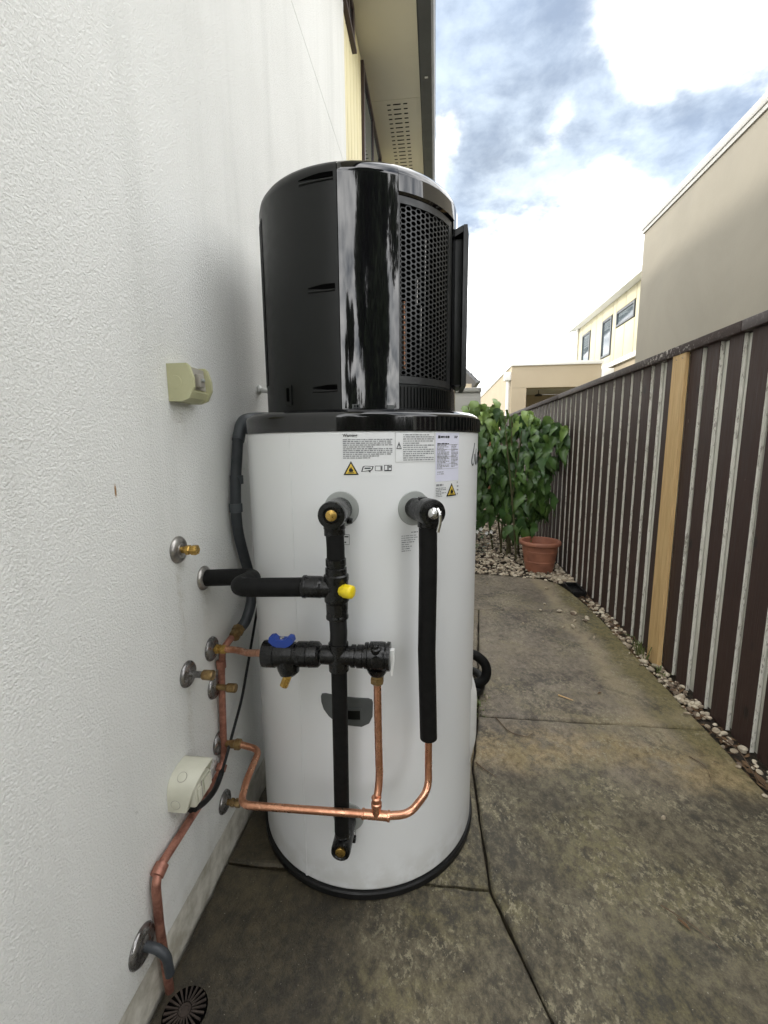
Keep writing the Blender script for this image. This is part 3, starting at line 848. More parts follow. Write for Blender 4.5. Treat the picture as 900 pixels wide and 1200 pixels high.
MB().box(2.17, 2.19, 16.07, 19.13, 1.0, 2.6).build('pane', 'glass', wo)
MB().box(2.351, 4.45, 15.2, 15.4, -0.1, 2.80).build('porch_wall', 'cream_wall', fh)
MB().box(2.351, 4.45, 13.36, 15.19, 2.80, 2.86).build('porch_ceiling', 'trim_white', fh)
MB().box(2.06, 4.49, 12.96, 24.05, 3.362, 3.46, b=0.01).build('roof_cap', 'trim_white', fh, 40)
pl = MB().tube([(3.03, 13.9, 2.80), (3.03, 13.9, 2.70)], 0.012, 0, 8).lathe((3.03, 13.9, 2.70), (0, 0, -1), [(0, 0.02), (0.03, 0.10), (0.07, 0.11), (0.075, 0.03)], 14).build('pendant_lamp', 'ink_black', fh, 40)
b = MB().box(1.91, 2.088, 13.05, 13.25, 2.99, 3.22, b=0.01).tube([(2.02, 13.15, 2.99), (2.02, 13.15, 0)], 0.05, 0, 12)
b.build('rain_head', 'trim_white', fh, 40)
b = MB().box(4.47, 4.74, 12.86, 13.05, 2.97, 3.22, b=0.01).tube([(4.6, 12.95, 2.97), (4.6, 12.95, 0)], 0.045, 0, 12)
b.build('rain_head', 'trim_white', fh, 40)

yh = thing('yellow_house', 'two storey pale yellow panelled house with white eave far behind the grey wall', 'house', (5.05, 15, 0))
MB().box(5.07, 12, 9.0, 17.28, -0.1, 3.40).build('lower_wall', 'cream_wall', yh)
MB().box(4.98, 12, 9.0, 17.30, 3.402, 3.53, b=0.01).build('ledge', 'trim_white', yh, 40)
# panelled upper wall built round the windows
wins = [(15.95, 16.72, 3.85, 4.90), (14.12, 14.85, 3.80, 4.88), (12.62, 13.78, 4.46, 4.86)]
MB().box(5.09, 12, 9.0, 17.28, 3.532, 5.25).build('upper_wall', 'pale_yellow', yh)
cuts = [9.0, 10.2, 11.4]
edges2 = [11.4, 12.0, 12.58, 13.2, 13.82, 14.08, 14.89, 15.4, 15.91, 16.76, 17.28]
for a, c in zip(edges2[:-1], edges2[1:]):
    segs = [(3.532, 5.25)]
    for (wa, wb, za, zb) in wins:
        if a < (wa + wb) / 2 < c or (wa - 0.05 < a and c < wb + 0.05):
            segs = [(3.532, za - 0.03), (zb + 0.03, 5.25)]
    for (za, zb) in segs:
        if zb - za > 0.02:
            MB().box(5.05, 5.089, a + 0.012, c - 0.012, za, zb, b=0.004).build('panel', 'pale_yellow', yh, 40)
for a in (9.0, 10.2):
    MB().box(5.05, 5.089, a + 0.012, a + 1.188, 3.532, 5.25, b=0.004).build('panel', 'pale_yellow', yh, 40)
for (wa, wb, za, zb) in wins:
    f = MB()
    f.box(5.03, 5.10, wa, wa + 0.05, za, zb).box(5.03, 5.10, wb - 0.05, wb, za, zb).box(5.032, 5.10, wa + 0.05, wb - 0.05, za, za + 0.05).box(5.032, 5.10, wa + 0.05, wb - 0.05, zb - 0.05, zb)
    fo = f.build('window', 'gutter_grey', yh)
    MB().box(5.06, 5.075, wa + 0.05, wb - 0.05, za + 0.05, zb - 0.05).build('pane', 'glass', fo)
MB().box(4.90, 5.2, 9.0, 17.55, 5.255, 5.29).build('soffit', 'trim_white', yh)
MB().box(4.80, 4.898, 9.0, 17.75, 5.25, 5.40, b=0.01).build('gutter', 'trim_white', yh, 40)
MB().prism([(4.86, 9.0, 5.41), (9, 9.0, 6.0), (12.4, 9.0, 5.4), (12.4, 9, 5.3), (4.90, 9, 5.30)], (0, 8.8, 0)).build('roof', 'trim_white', yh)
MB().tube([(5.0, 17.2, 5.25), (5.0, 17.2, 0)], 0.045, 0, 10).build('downpipe', 'trim_white', yh, 40)

th_ = thing('tiled_roof_house', 'distant house with dark ribbed roof just showing above the grey cabinet', 'house', (0, 31, 0))
MB().box(-9, 2.3, 30, 40, -0.1, 5.1).build('wall', 'cream_wall', th_)
rp = MB().prism([(2.85, 29.7, 5.15), (-3.4, 29.7, 11.0), (-3.4, 29.7, 10.8), (2.6, 29.7, 5.12)], (0, 10.6, 0)).build('roof', 'tile_grey', th_)
for k in range(26):
    t0 = k / 26
    x0, z0 = 2.85 - 6.25 * t0, 5.15 + 5.85 * t0
    MB().box(x0 - 0.12, x0 - 0.02, 29.62, 40.3, z0 + 0.05, z0 + 0.12).build('roof_rib', 'trim_white' if k % 2 else 'tile_grey', rp)

gc = thing('grey_cabinet', 'tall pale grey metal cabinet standing on the gravel behind the water heater', 'cabinet', (0.2, 5.8, 0))
MB().box(-0.20, 0.536, 5.52, 6.10, 0.0, 1.86, b=0.008).build('body', 'cabinet_grey', gc, 40)
MB().box(-0.205, 0.541, 5.50, 6.11, 1.862, 1.912, b=0.006).build('lid', 'cabinet_grey', gc, 40)
MB().box(-0.17, 0.17, 5.505, 5.518, 0.06, 1.80, b=0.003).build('door', 'cabinet_grey', gc, 40)
MB().box(0.176, 0.51, 5.505, 5.518, 0.06, 1.80, b=0.003).build('door', 'cabinet_grey', gc, 40)
for xx in (-0.18, 0.515):
    MB().lathe((xx, 5.4995, 1.888), (0, -1, 0), [(0, 0.012), (0.004, 0.010)], 10).build('screw', 'dark_steel', gc, 40)

# ------------------------------------------------------------------ water heater
TX, TY, TR = -0.2229, 1.3829, 0.350
UX, UY, UR = -0.2237, 1.3700, 0.281
def cy(a, z, r=TR, cx=TX, cyy=TY):
    a = math.radians(a)
    return Vector((cx + r * math.sin(a), cyy - r * math.cos(a), z))
def uc(a, z, r=UR): return cy(a, z, r, UX, UY)
def patch(b, a0, a1, z0, z1, r, t=0.0, fn=cy, seg=None, mi=0):
    seg = seg or max(1, int(abs(a1 - a0) / 2.5))
    vs, fs = [], []
    for k in range(seg + 1):
        a = a0 + (a1 - a0) * k / seg
        vs += [fn(a, z0, r), fn(a, z1, r)]
    fs = [(2 * k, 2 * k + 2, 2 * k + 3, 2 * k + 1) for k in range(seg)]
    if t:
        n = len(vs)
        for k in range(seg + 1):
            a = a0 + (a1 - a0) * k / seg
            vs += [fn(a, z0, r - t), fn(a, z1, r - t)]
        fs += [(n + 2 * k, n + 2 * k + 1, n + 2 * k + 3, n + 2 * k + 2) for k in range(seg)]
        for k in range(seg):
            fs += [(2 * k, n + 2 * k, n + 2 * k + 2, 2 * k + 2), (2 * k + 1, 2 * k + 3, n + 2 * k + 3, n + 2 * k + 1)]
        fs += [(0, 1, n + 1, n), (2 * seg, n + 2 * seg, n + 2 * seg + 1, 2 * seg + 1)]
    return b.add(vs, fs, mi)
WH = thing('water_heater', 'tall white cylindrical heat pump water heater with glossy black top unit against the wall', 'water heater', (TX, TY, 0))
MB().lathe((TX, TY, 0), (0, 0, 1), [(0.001, 0.352), (0.004, 0.358), (0.020, 0.358), (0.024, 0.354)], 120).build('base_ring', 'rubber_black', WH, 40)
# tank jacket: rolled sheet with a lock seam
bm_ = MB()
seg = 180
pr = [(0.024, 0.346), (0.030, TR), (1.279, TR), (1.2815, TR - 0.002)]
bm_.lathe((TX, TY, 0), (0, 0, 1), pr, seg)
body = bm_.build('tank_body', 'enamel', WH, 40)
sm = MB(); patch(sm, -22.9, -22.1, 0.028, 1.279, TR + 0.0012, 0.002, seg=1)
sm.build('seam', 'enamel', body, 30)
MB().lathe((TX, TY, 0), (0, 0, 1), [(1.2815, 0.346), (1.2818, 0.3525), (1.318, 0.3525), (1.325, 0.3495), (1.333, 0.335), (1.337, 0.312), (1.338, 0.20)], 180).build('top_collar', 'collar_black', WH, 40)
b = MB()
a = 40.0
while a < 130:
    patch(b, a, a + 1.3, 1.284, 1.318, 0.3555, 0.004, seg=1); a += 2.6
b.build('collar_ribs', 'satin_black', WH)
# cover of the top unit: satin part, gloss part, grille
UZ0, UZ1 = 1.338, 1.897
def shell(name, a0, a1, mat, segn, z0=UZ0 + 0.0005, z1=UZ1, prof=None, parent=WH):
    prof = prof or [(z0, UR), (z1 - 0.028, UR), (z1 - 0.014, UR - 0.003), (z1 - 0.005, UR - 0.010), (z1, UR - 0.022)]
    prof = support(prof)
    vs, fs = [], []
    n = len(prof)
    for k in range(segn + 1):
        aa = a0 + (a1 - a0) * k / segn
        for (z, r) in prof: vs.append(uc(aa, z, r))
    for k in range(segn):
        for i in range(n - 1):
            fs.append((k * n + i, (k + 1) * n + i, (k + 1) * n + i + 1, k * n + i + 1))
    return MB().add(vs, fs).build(name, mat, parent, 50)
GA0, GA1 = 28.2, 71.0
GZ0, GZ1 = 1.400, 1.826
cover = shell('side_cover', -200, -1.35, 'satin_black', 80)
patch(sm2 := MB(), -1.35, -0.95, UZ0 + 0.001, UZ1 - 0.03, UR - 0.003, 0, uc, 1)
sm2.build('cover_joint', 'void_black', WH)
front = shell('gloss_panel', -0.95, GA0, 'gloss_black', 22)
shell('gloss_panel', GA1, 160, 'gloss_black', 40)
shell('lower_panel', GA0 + 0.02, GA1 - 0.02, 'satin_black', 20, prof=[(UZ0 + 0.0005, UR - 0.001), (GZ0 - 0.004, UR - 0.001), (GZ0, UR - 0.006)])
shell('upper_panel', GA0 + 0.02, GA1 - 0.02, 'gloss_black', 20, prof=[(GZ1, UR - 0.007), (GZ1 + 0.006, UR + 0.003), (UZ1 - 0.026, UR + 0.001), (UZ1 - 0.014, UR - 0.003), (UZ1 - 0.005, UR - 0.010), (UZ1, UR - 0.022)])
MB().lathe((UX, UY, 0), (0, 0, 1), [(UZ1 - 0.001, UR - 0.0225), (UZ1 + 0.001, UR - 0.05), (UZ1 + 0.003, 0.02)], 120).build('lid', 'satin_black', WH, 40)
MB().lathe((UX, UY, 0), (0, 0, 1), [(UZ0, 0.205), (UZ1 - 0.02, 0.205)], 48).build('inner_drum', 'void_black', WH, 40)
# fine fins below the grille
b = MB(); a = GA0 + 1
while a < GA1 - 1:
    patch(b, a, a + 0.9, UZ0 + 0.004, GZ0 - 0.008, UR + 0.002, 0.0035, uc, 1); a += 2.0
b.build('lower_fins', 'satin_black', WH)
# honeycomb grille
def make_grille():
    b = MB()
    r1, th = UR - 0.004, 0.003
    cols, step = 12, 2.98
    pv = 0.01195
    a_first = 31.2
    zlo, zhi = 1.414, 1.814
    sh = math.radians(1) * UR
    hw = step * sh * 0.5
    def P(x, z, r): return uc(math.degrees(x / UR), z, r)
    rows = int((zhi - zlo) / pv) - 1
    for c in range(cols):
        x = math.radians(a_first + c * step) * UR
        for r in range(rows + (1 if c % 2 else 0)):
            z = zlo + pv * (r + (0.5 if c % 2 == 0 else 0.0)) + pv * 0.5
            # cell outline (flat left/right points) and hexagonal hole
            R_ = step * sh / 1.5
            outl = [(R_ * math.cos(k * PI / 3), pv * 0.5 * math.sin(k * PI / 3) / math.sin(PI / 3)) for k in range(6)]
            hole = [(0.74 * ox, 0.80 * oz) for ox, oz in outl]
            vs = [P(x + ox, z + oz, r1) for ox, oz in outl] + [P(x + ox, z + oz, r1) for ox, oz in hole] + [P(x + ox, z + oz, r1 - th) for ox, oz in hole]
            fs = []
            for k in range(6):
                j = (k + 1) % 6
                fs += [(k, j, 6 + j, 6 + k), (6 + k, 6 + j, 12 + j, 12 + k)]
            b.add(vs, fs)
    g = b.build('grille', 'mesh_black', WH, kind='stuff')
    f = MB()
    aL, aR = a_first - 2.0, a_first + (cols - 1) * step + 2.0
    patch(f, GA0, aL + 0.15, GZ0, GZ1, UR - 0.003, 0.006, uc)
    patch(f, aR - 0.15, GA1, GZ0, GZ1, UR - 0.003, 0.006, uc)
    patch(f, aL + 0.15, aR - 0.15, GZ0, zlo + 0.004, UR - 0.003, 0.006, uc)
    patch(f, aL + 0.15, aR - 0.15, zhi - 0.004, GZ1, UR - 0.003, 0.006, uc)
    f.build('grille_frame', 'mesh_black', WH, 30)
make_grille()
MB().tube([uc(34.5, 1.44, 0.255), uc(34.5, 1.60, 0.255)], 0.005, 0, 10).build('copper_coil', 'copper', WH, 40)
b = MB()
for (a, z0, z1) in ((47, 1.50, 1.60), (50.5, 1.60, 1.76), (44, 1.60, 1.66)):
    b.tube([uc(a, z0, 0.250), uc(a, z1, 0.252)], 0.0018, 0, 6)
b.build('inner_wires', 'steel', WH, 40)
# handle slots in the satin cover
def slot(z, a0, a1):
    b = MB(); n = 8
    vs = []
    for k in range(n + 1):
        t = k / n; a = a0 + (a1 - a0) * t
        h = 0.002 + 0.010 * min(1, t * 1.6)
        vs += [uc(a, z - h * 0.5, UR + 0.0008), uc(a, z + h * 0.5, UR + 0.0008)]
    b.add(vs, [(2 * k, 2 * k + 2, 2 * k + 3, 2 * k + 1) for k in range(n)])
    o = b.build('grip_slot', 'void_black', cover)
    lip = MB()
    lip.tube([uc(a0 + (a1 - a0) * t, z - 0.0085 - 0.001 * math.sin(t * 3), UR + 0.0006) for t in (0.02, 0.2, 0.4, 0.6, 0.8, 1.0)], 0.0026, 0, 8)
    lip.build('grip_lip', 'satin_black', o, 60)
for (z, a0, a1) in ((1.861, -21, -2.9), (1.622, -17.5, -3.1), (1.390, -16.5, -3.2)): slot(z, a0, a1)
# vertical louvre vent on the left of the cover
b = MB(); patch(b, -74, -57, 1.415, 1.842, UR + 0.0006, 0, uc); vent = b.build('side_vent', 'void_black', WH)
for k in range(6):
    b = MB(); patch(b, -73 + k * 2.8, -72 + k * 2.8, 1.417, 1.840, UR + 0.0016, 0.0014, uc, 1); b.build('louvre', 'satin_black', vent)
b = MB(); patch(b, -36, -30.5, 1.352, 1.402, UR + 0.003, 0.0025, uc); br = b.build('latch_plate', 'satin_black', WH, 30)
b = MB(); patch(b, -34, -32.4, 1.362, 1.395, UR + 0.0045, 0.0012, uc); b.build('latch', 'void_black', br, 30)
b = MB(); patch(b, 4.2, 7.9, 1.3385, 1.348, UR + 0.0035, 0.003, uc); cl = b.build('clip', 'grip_grey', WH, 30)
b = MB(); patch(b, 5.2, 5.9, 1.340, 1.346, UR + 0.0042, 0, uc); patch(b, 6.5, 7.3, 1.340, 1.346, UR + 0.0042, 0, uc); b.build('clip_slots', 'void_black', cl)
b = MB(); patch(b, 21.8, 25.2, 1.3385, 1.346, UR + 0.0035, 0.003, uc); b.build('clip', 'grip_grey', WH, 30)
# side flap on the right of the top unit
fx = UX + UR
b = MB().prism([(fx + 0.013, 1.292, 1.412), (fx + 0.027, 1.300, 1.412), (fx + 0.027, 1.300, 1.806), (fx + 0.023, 1.297, 1.830), (fx + 0.013, 1.292, 1.828)], (0, 0.19, 0))
b.build('side_flap', 'satin_black', WH)
b = MB().prism([(fx - 0.012, 1.298, 1.800), (fx + 0.0125, 1.294, 1.812), (fx + 0.0125, 1.294, 1.828), (fx - 0.012, 1.298, 1.818)], (0, 0.18, 0))
b.build('flap_top', 'satin_black', WH)
MB().box(fx - 0.02, fx + 0.0125, 1.305, 1.46, 1.415, 1.799, b=0.003).build('flap_spacer', 'satin_black', WH, 40)
# grey port discs
def disc(a, z, r=0.043):
    b = MB(); n = 40
    vs = []
    for rr_, lift in ((r, 0.0006), (r - 0.0015, 0.0028), (0.012, 0.0028)):
        for k in range(n):
            t = 2 * PI * k / n
            vs.append(cy(a + math.degrees(rr_ * math.cos(t) / TR), z + rr_ * math.sin(t), TR + lift))
    fs = []
    for L_ in range(2):
        for k in range(n):
            j = (k + 1) % n
            fs.append((L_ * n + k, L_ * n + j, (L_ + 1) * n + j, (L_ + 1) * n + k))
    b.add(vs, fs); b.build('port_disc', 'grey_disc', WH, 50)
PA, PB, PC = (-0.2, 1.097), (29.4, 1.094), (-0.4, 0.256)
for a, z in (PA, PB, PC): disc(a, z)
# recessed carry grip
def grip():
    outl = [(-11.4, 0.601), (-10.8, 0.609), (-9, 0.612), (9.5, 0.604), (10.9, 0.600), (11.3, 0.592), (11.0, 0.552), (9.6, 0.533), (6.5, 0.524), (-0.5, 0.528), (-4.5, 0.532), (-8, 0.548), (-10.3, 0.566), (-11.3, 0.585)]
    c = (0, 0.568)
    outl = [(p[0] + (q[0] - p[0]) * k / 6, p[1] + (q[1] - p[1]) * k / 6) for p, q in zip(outl, outl[1:] + outl[:1]) for k in range(6)]
    n = len(outl)
    def ring(k, lift): return [cy(c[0] + (a - c[0]) * k, c[1] + (z - c[1]) * k, TR + lift) for a, z in outl]
    vs = ring(1, 0.0005) + ring(0.975, 0.003) + ring(0.8, 0.0032) + ring(0.6, 0.0032) + ring(0.4, 0.0032) + ring(0.2, 0.0032) + [cy(c[0], c[1], TR + 0.0032)]
    fs = []
    for L_ in range(5):
        for i in range(n):
            j = (i + 1) % n
            fs.append((L_ * n + i, L_ * n + j, (L_ + 1) * n + j, (L_ + 1) * n + i))
    fs += [(5 * n + i, 5 * n + (i + 1) % n, 6 * n) for i in range(n)]
    g = MB().add(vs, fs).build('carry_grip', 'grip_grey', WH, 30)
    b = MB(); patch(b, -3.5, 6.4, 0.572, 0.578, TR + 0.006, 0.004); patch(b, 5.8, 6.6, 0.545, 0.572, TR + 0.006, 0.004)
    b.build('grip_edge', 'grip_grey', g, 30)
    b = MB(); patch(b, -3.5, 5.8, 0.546, 0.572, TR + 0.0038, 0); b.build('grip_hollow', 'satin_black', g)
grip()
# white side cover low on the right
b = MB(); n = 10
vs, fs = [], []
outl = []
for k in range(n + 1):
    t = k / n
    outl.append((0.236 + 0.25 * t, 0.012 * min(1, 4 * t, 5 * (1 - t)) ** 0.6 if 0 < t < 1 else 0.0))
cols = [76, 79, 83, 90, 97, 101, 104]
for ci, a in enumerate(cols):
    e = 0 if ci in (0, len(cols) - 1) else (0.75 if ci in (1, len(cols) - 2) else 1)
    for z, l in outl: vs.append(cy(a, z, TR + 0.0004 + l * e * 1.3))
m = n + 1
for ci in range(len(cols) - 1):
    for k in range(n): fs.append((ci * m + k, (ci + 1) * m + k, (ci + 1) * m + k + 1, ci * m + k + 1))
b.add(vs, fs); b.build('element_cover', 'white_plastic', WH, 60)

# printed labels
def flat(pts, r, b, mi=0):
    """polygon given as (angle, z) laid on the jacket"""
    n = len(pts)
    b.add([cy(a, z, r) for a, z in pts], [tuple(range(n))], mi)
def text_lines(b, a0, a1, ztop, zbot, n, r, seed, h=0.0022):
    r2 = random.Random(seed)
    for i in range(n):
        z = ztop - (ztop - zbot) * i / max(1, n - 1)
        a = a0
        end = a1 if r2.random() < 0.62 else a0 + (a1 - a0) * r2.uniform(0.45, 0.85)
        while a < end - 0.4:
            w = min(r2.uniform(0.45, 1.9), end - a)
            hh = h * r2.uniform(0.75, 1.1)
            patch(b, a, a + w, z - hh / 2, z + hh / 2, r, 0, cy, 1)
            a += w + r2.uniform(0.22, 0.34)
def frame(b, a0, a1, z0, z1, r, t=0.0008):
    ta = math.degrees(t / TR)
    patch(b, a0, a1, z0, z0 + t, r); patch(b, a0, a1, z1 - t, z1, r)
    patch(b, a0, a0 + ta, z0 + t, z1 - t, r, 0, cy, 1); patch(b, a1 - ta, a1, z0 + t, z1 - t, r, 0, cy, 1)
def letters(txt, a0, z0, size, r, parent, mat='ink_black', bold=0.0):
    cu = bpy.data.curves.new('lettering', 'FONT')
    cu.body = txt; cu.size = size; cu.resolution_u = 3; cu.offset = bold
    to = bpy.data.objects.new('lettering_source', cu); C.objects.link(to)
    dg = bpy.context.evaluated_depsgraph_get()
    me = bpy.data.meshes.new_from_object(to.evaluated_get(dg))
    vs = [v.co.copy() for v in me.vertices]; fs = [tuple(p.vertices) for p in me.polygons]
    bpy.data.objects.remove(to); bpy.data.curves.remove(cu); bpy.data.meshes.remove(me)
    b = MB().add([cy(a0 + math.degrees(v.x / TR), z0 + v.y, r) for v in vs], fs)
    return b.build('lettering', mat, parent)
def hazard(a, z, w, h, parent, r=TR + 0.0019):
    """yellow flammable triangle: a = centre angle, z = bottom"""
    b = MB()
    flat([(a - w / 2, z), (a + w / 2, z), (a, z + h)], r, b, 0)
    flat([(a - w * 0.36, z + h * 0.09), (a + w * 0.36, z + h * 0.09), (a, z + h * 0.82)], r + 0.0005, b, 1)
    fl = [(-0.10, 0.22), (0.10, 0.22), (0.15, 0.33), (0.09, 0.46), (0.07, 0.40), (0.02, 0.60), (-0.05, 0.45), (-0.08, 0.50), (-0.14, 0.33)]
    flat([(a + x * w, z + y * h) for x, y in fl], r + 0.001, b, 0)
    flat([(a - 0.2 * w, z + 0.14 * h), (a + 0.2 * w, z + 0.14 * h), (a + 0.2 * w, z + 0.18 * h), (a - 0.2 * w, z + 0.18 * h)], r + 0.001, b, 0)
    return b.build('flammable_symbol', ['ink_black', 'hazard_yellow'], parent)
R1, R2 = TR + 0.0008, TR + 0.0014
# warning label with title
b = MB(); patch(b, 0.4, 21.0, 1.174, 1.279, R1 - 0.0003); wl = b.build('warning_label', 'enamel', WH, 30)
letters('Warning', 1.0, 1.2685, 0.0098, R2, wl, bold=0.0002)
b = MB(); text_lines(b, 1.0, 20.2, 1.262, 1.219, 11, R2, 1, 0.0024); b.build('printed_lines', 'grey_ink', wl, kind='stuff')
hazard(4.0, 1.179, 6.0, 0.033, wl)
b = MB()
flat([(7.9, 1.186), (8.5, 1.1985), (9.3, 1.2005), (12.8, 1.199), (12.2, 1.190), (11.6, 1.1885), (11.4, 1.184), (10.6, 1.188)], R2, b, 0)
flat([(8.4, 1.1875), (8.9, 1.197), (9.4, 1.1992), (12.3, 1.1978), (11.8, 1.1912), (10.4, 1.1892)], R2 + 0.0004, b, 1)
patch(b, 9.2, 11.6, 1.193, 1.1962, R2 + 0.0008)
b.build('handling_symbol', ['ink', 'label_clear'], wl)
b = MB()
frame(b, 13.3, 16.2, 1.188, 1.200, R2, 0.0010); patch(b, 15.5, 15.9, 1.190, 1.1985, R2)
b.build('manual_symbol', 'ink', wl)
b = MB()
frame(b, 16.9, 18.4, 1.1885, 1.2015, R2, 0.0012); frame(b, 18.4, 19.9, 1.1885, 1.2015, R2, 0.0012)
patch(b, 17.0, 19.8, 1.187, 1.1892, R2); patch(b, 18.8, 19.5, 1.195, 1.1985, R2)
b.build('book_symbol', 'ink', wl)
# caution label
b = MB(); patch(b, 21.3, 39.2, 1.207, 1.279, R1 - 0.0003); cl_ = b.build('caution_label', 'enamel', WH, 30)
b = MB(); text_lines(b, 24.6, 38.6, 1.2725, 1.2125, 13, R2, 2, 0.0024); b.build('printed_lines', 'grey_ink', cl_, kind='stuff')
b = MB(); frame(b, 21.4, 39.1, 1.2075, 1.2785, R1 + 0.0001, 0.0006); b.build('label_border', 'grey_disc', cl_)
b = MB()
tri = [(21.8, 1.239), (24.0, 1.239), (22.9, 1.2565)]
flat(tri, R2, b, 0); flat([(22.2, 1.2408), (23.6, 1.2408), (22.9, 1.252)], R2 + 0.0004, b, 1)
patch(b, 22.75, 23.05, 1.2445, 1.2505, R2 + 0.0008); patch(b, 22.75, 23.05, 1.2415, 1.2432, R2 + 0.0008)
b.build('caution_symbol', ['ink', 'label_clear'], cl_)
# white data plate
b = MB(); patch(b, 39.6, 53.9, 1.156, 1.2775, R1); dp = b.build('data_plate', 'label_white', WH, 30)
b = MB()
patch(b, 40.8, 41.9, 1.264, 1.271, R2); text_lines(b, 42.1, 47.3, 1.2675, 1.2675, 1, R2, 8, 0.0055); text_lines(b, 50.6, 52.9, 1.269, 1.266, 2, R2, 4, 0.0024)
text_lines(b, 40.4, 47.0, 1.2505, 1.2505, 1, R2, 12, 0.003)
b.build('plate_heading', 'ink', dp, kind='stuff')
b = MB()
text_lines(b, 40.3, 47.2, 1.246, 1.190, 18, R2, 5, 0.0017); text_lines(b, 48.6, 53.2, 1.247, 1.192, 16, R2, 6, 0.0017); text_lines(b, 40.5, 44.5, 1.180, 1.175, 2, R2, 7, 0.0019)
for z in (1.2485, 1.236, 1.218, 1.2, 1.1875): patch(b, 40.2, 53.3, z - 0.0003, z + 0.0003, R2 - 0.0002)
b.build('printed_lines', 'grey_ink', dp, kind='stuff')
# small flammable label under the plate
b = MB(); patch(b, 39.4, 54.3, 1.112, 1.1545, R1 - 0.0003); fl_ = b.build('refrigerant_label', 'enamel', WH, 30)
hazard(49.0, 1.116, 6.6, 0.034, fl_)
b = MB(); text_lines(b, 40.0, 45.4, 1.147, 1.147, 1, R2, 20, 0.005); text_lines(b, 39.8, 45.6, 1.139, 1.118, 6, R2, 21, 0.0022); text_lines(b, 52.8, 54.0, 1.150, 1.120, 4, R2, 22, 0.004)
b.build('printed_lines', 'grey_ink', fl_, kind='stuff')
# small labels below the ports
b = MB(); patch(b, 23.2, 31.5, 0.982, 1.040, R1 - 0.0003); pl_ = b.build('port_label', 'enamel', WH, 30)
b = MB(); text_lines(b, 23.8, 31.0, 1.026, 0.988, 8, R2, 31, 0.0022); text_lines(b, 28.0, 31.0, 1.034, 1.034, 1, R2, 32, 0.003)
b.build('printed_lines', 'grey_ink', pl_, kind='stuff')
for (z0, z1) in ((1.008, 1.036), (0.196, 0.220)):
    b = MB(); patch(b, 0.2, 2.9, z0, z1, R1 - 0.0003); q = b.build('port_label', 'enamel', WH, 30)
    b = MB(); frame(b, 0.3, 2.8, z0 + 0.001, z1 - 0.001, R2, 0.0008); text_lines(b, 0.8, 2.4, z1 - 0.007, z0 + 0.007, 2, R2, 40, 0.004); b.build('printed_mark', 'ink', q)
# brand swirl on the right edge: outline of a drop and two strokes
b = MB()
def stroke(pts, w):
    b.tube([cy(a, z, TR + 0.0006) for a, z in pts], lambda t: w * (0.5 + 0.5 * math.sin(PI * min(1, t * 1.1))), 0.02, 6)
stroke([(71.2, 1.252), (70.0, 1.235), (67.6, 1.212), (67.0, 1.200), (68.3, 1.190), (70.2, 1.192), (71.4, 1.205), (71.2, 1.222)], 0.0022)
stroke([(75.0, 1.236), (73.8, 1.215), (73.6, 1.198), (75.0, 1.190), (77.0, 1.197), (77.5, 1.212)], 0.0020)
stroke([(80.0, 1.225), (79.2, 1.205), (80.2, 1.192), (83, 1.192)], 0.0020)
b.build('brand_mark', 'grip_grey', WH, 60)

# ------------------------------------------------------------------ valve assembly on the heater
X0, Y0 = -0.225, 0.955
VA = thing('valve_assembly', 'black insulated vertical pipe with valves and yellow cap on the heater front', 'pipework', (X0, Y0, 0.25))
D = (0, 0, -1)
def elbow(z, rbar, rdisc, up):
    b = MB()
    b.lathe((X0 + 0.0, 1.036, z), (0, -1, 0), [(0, rbar * 0.82), (0.012, rbar * 0.82), (0.013, rbar * 0.93), (0.05, rbar * 0.93), (0.052, rbar), (0.100, rbar), (0.106, rbar * 0.96), (0.107, rdisc * 1.5), (0.103, rdisc * 1.25)], 28)
    s_ = 1 if up else -1
    b.lathe((X0, Y0 + 0.004, z), (0, 0, s_), [(rbar * 0.35, rbar * 0.76), (rbar * 1.05, rbar * 0.80), (rbar * 1.1, rbar * 0.76), (rbar * 1.55, rbar * 0.76)], 24)
    b.box(X0 + rbar * 0.7, X0 + rbar * 1.12, 0.985, 1.0, z - 0.028, z - 0.016, b=0.002)
    e = b.build('elbow', 'fitting_black', VA, 40)
    MB().lathe((X0, 0.9335, z), (0, -1, 0), [(0, rdisc), (0.005, rdisc), (0.006, rdisc * 0.9)], 20).build('brass_plug', 'brass', e, 40)
elbow(1.097, 0.0315, 0.0125, False)
elbow(0.252, 0.0245, 0.0125, True)
MB().tube([(X0 + 0.001, Y0, 1.052), (X0 + 0.002, Y0 + 0.001, 1.02), (X0 + 0.002, Y0, 0.99)], 0.0205, 0, 22).build('foam_sleeve', 'foam_black', VA, 50)
# tee with ribs
b = MB()
b.lathe((X0 + 0.002, Y0, 0.995), D, [(0, 0.0205), (0.001, 0.0235), (0.016, 0.0235), (0.017, 0.0215), (0.020, 0.0215), (0.022, 0.0245), (0.036, 0.025), (0.039, 0.0285), (0.050, 0.0290), (0.054, 0.0275), (0.088, 0.0275), (0.092, 0.0288), (0.100, 0.0285), (0.104, 0.0255), (0.134, 0.0250), (0.136, 0.0262), (0.142, 0.026), (0.144, 0.022)], 32)
b.lathe((X0 - 0.01, Y0, 0.926), (-1, 0, 0), [(0, 0.0245), (0.022, 0.0245), (0.024, 0.0255), (0.058, 0.0255), (0.060, 0.0270), (0.066, 0.0265), (0.068, 0.022)], 28)
tee = b.build('tee', 'fitting_black', VA, 35)
b = MB().lathe((X0 + 0.016, Y0 - 0.018, 0.926), (0.8, -0.35, 0), [(0, 0.012), (0.010, 0.0150), (0.013, 0.0165), (0.027, 0.0165), (0.031, 0.0145), (0.033, 0.011)], 8)
b.build('yellow_cap', 'yellow_plastic', tee, 50)
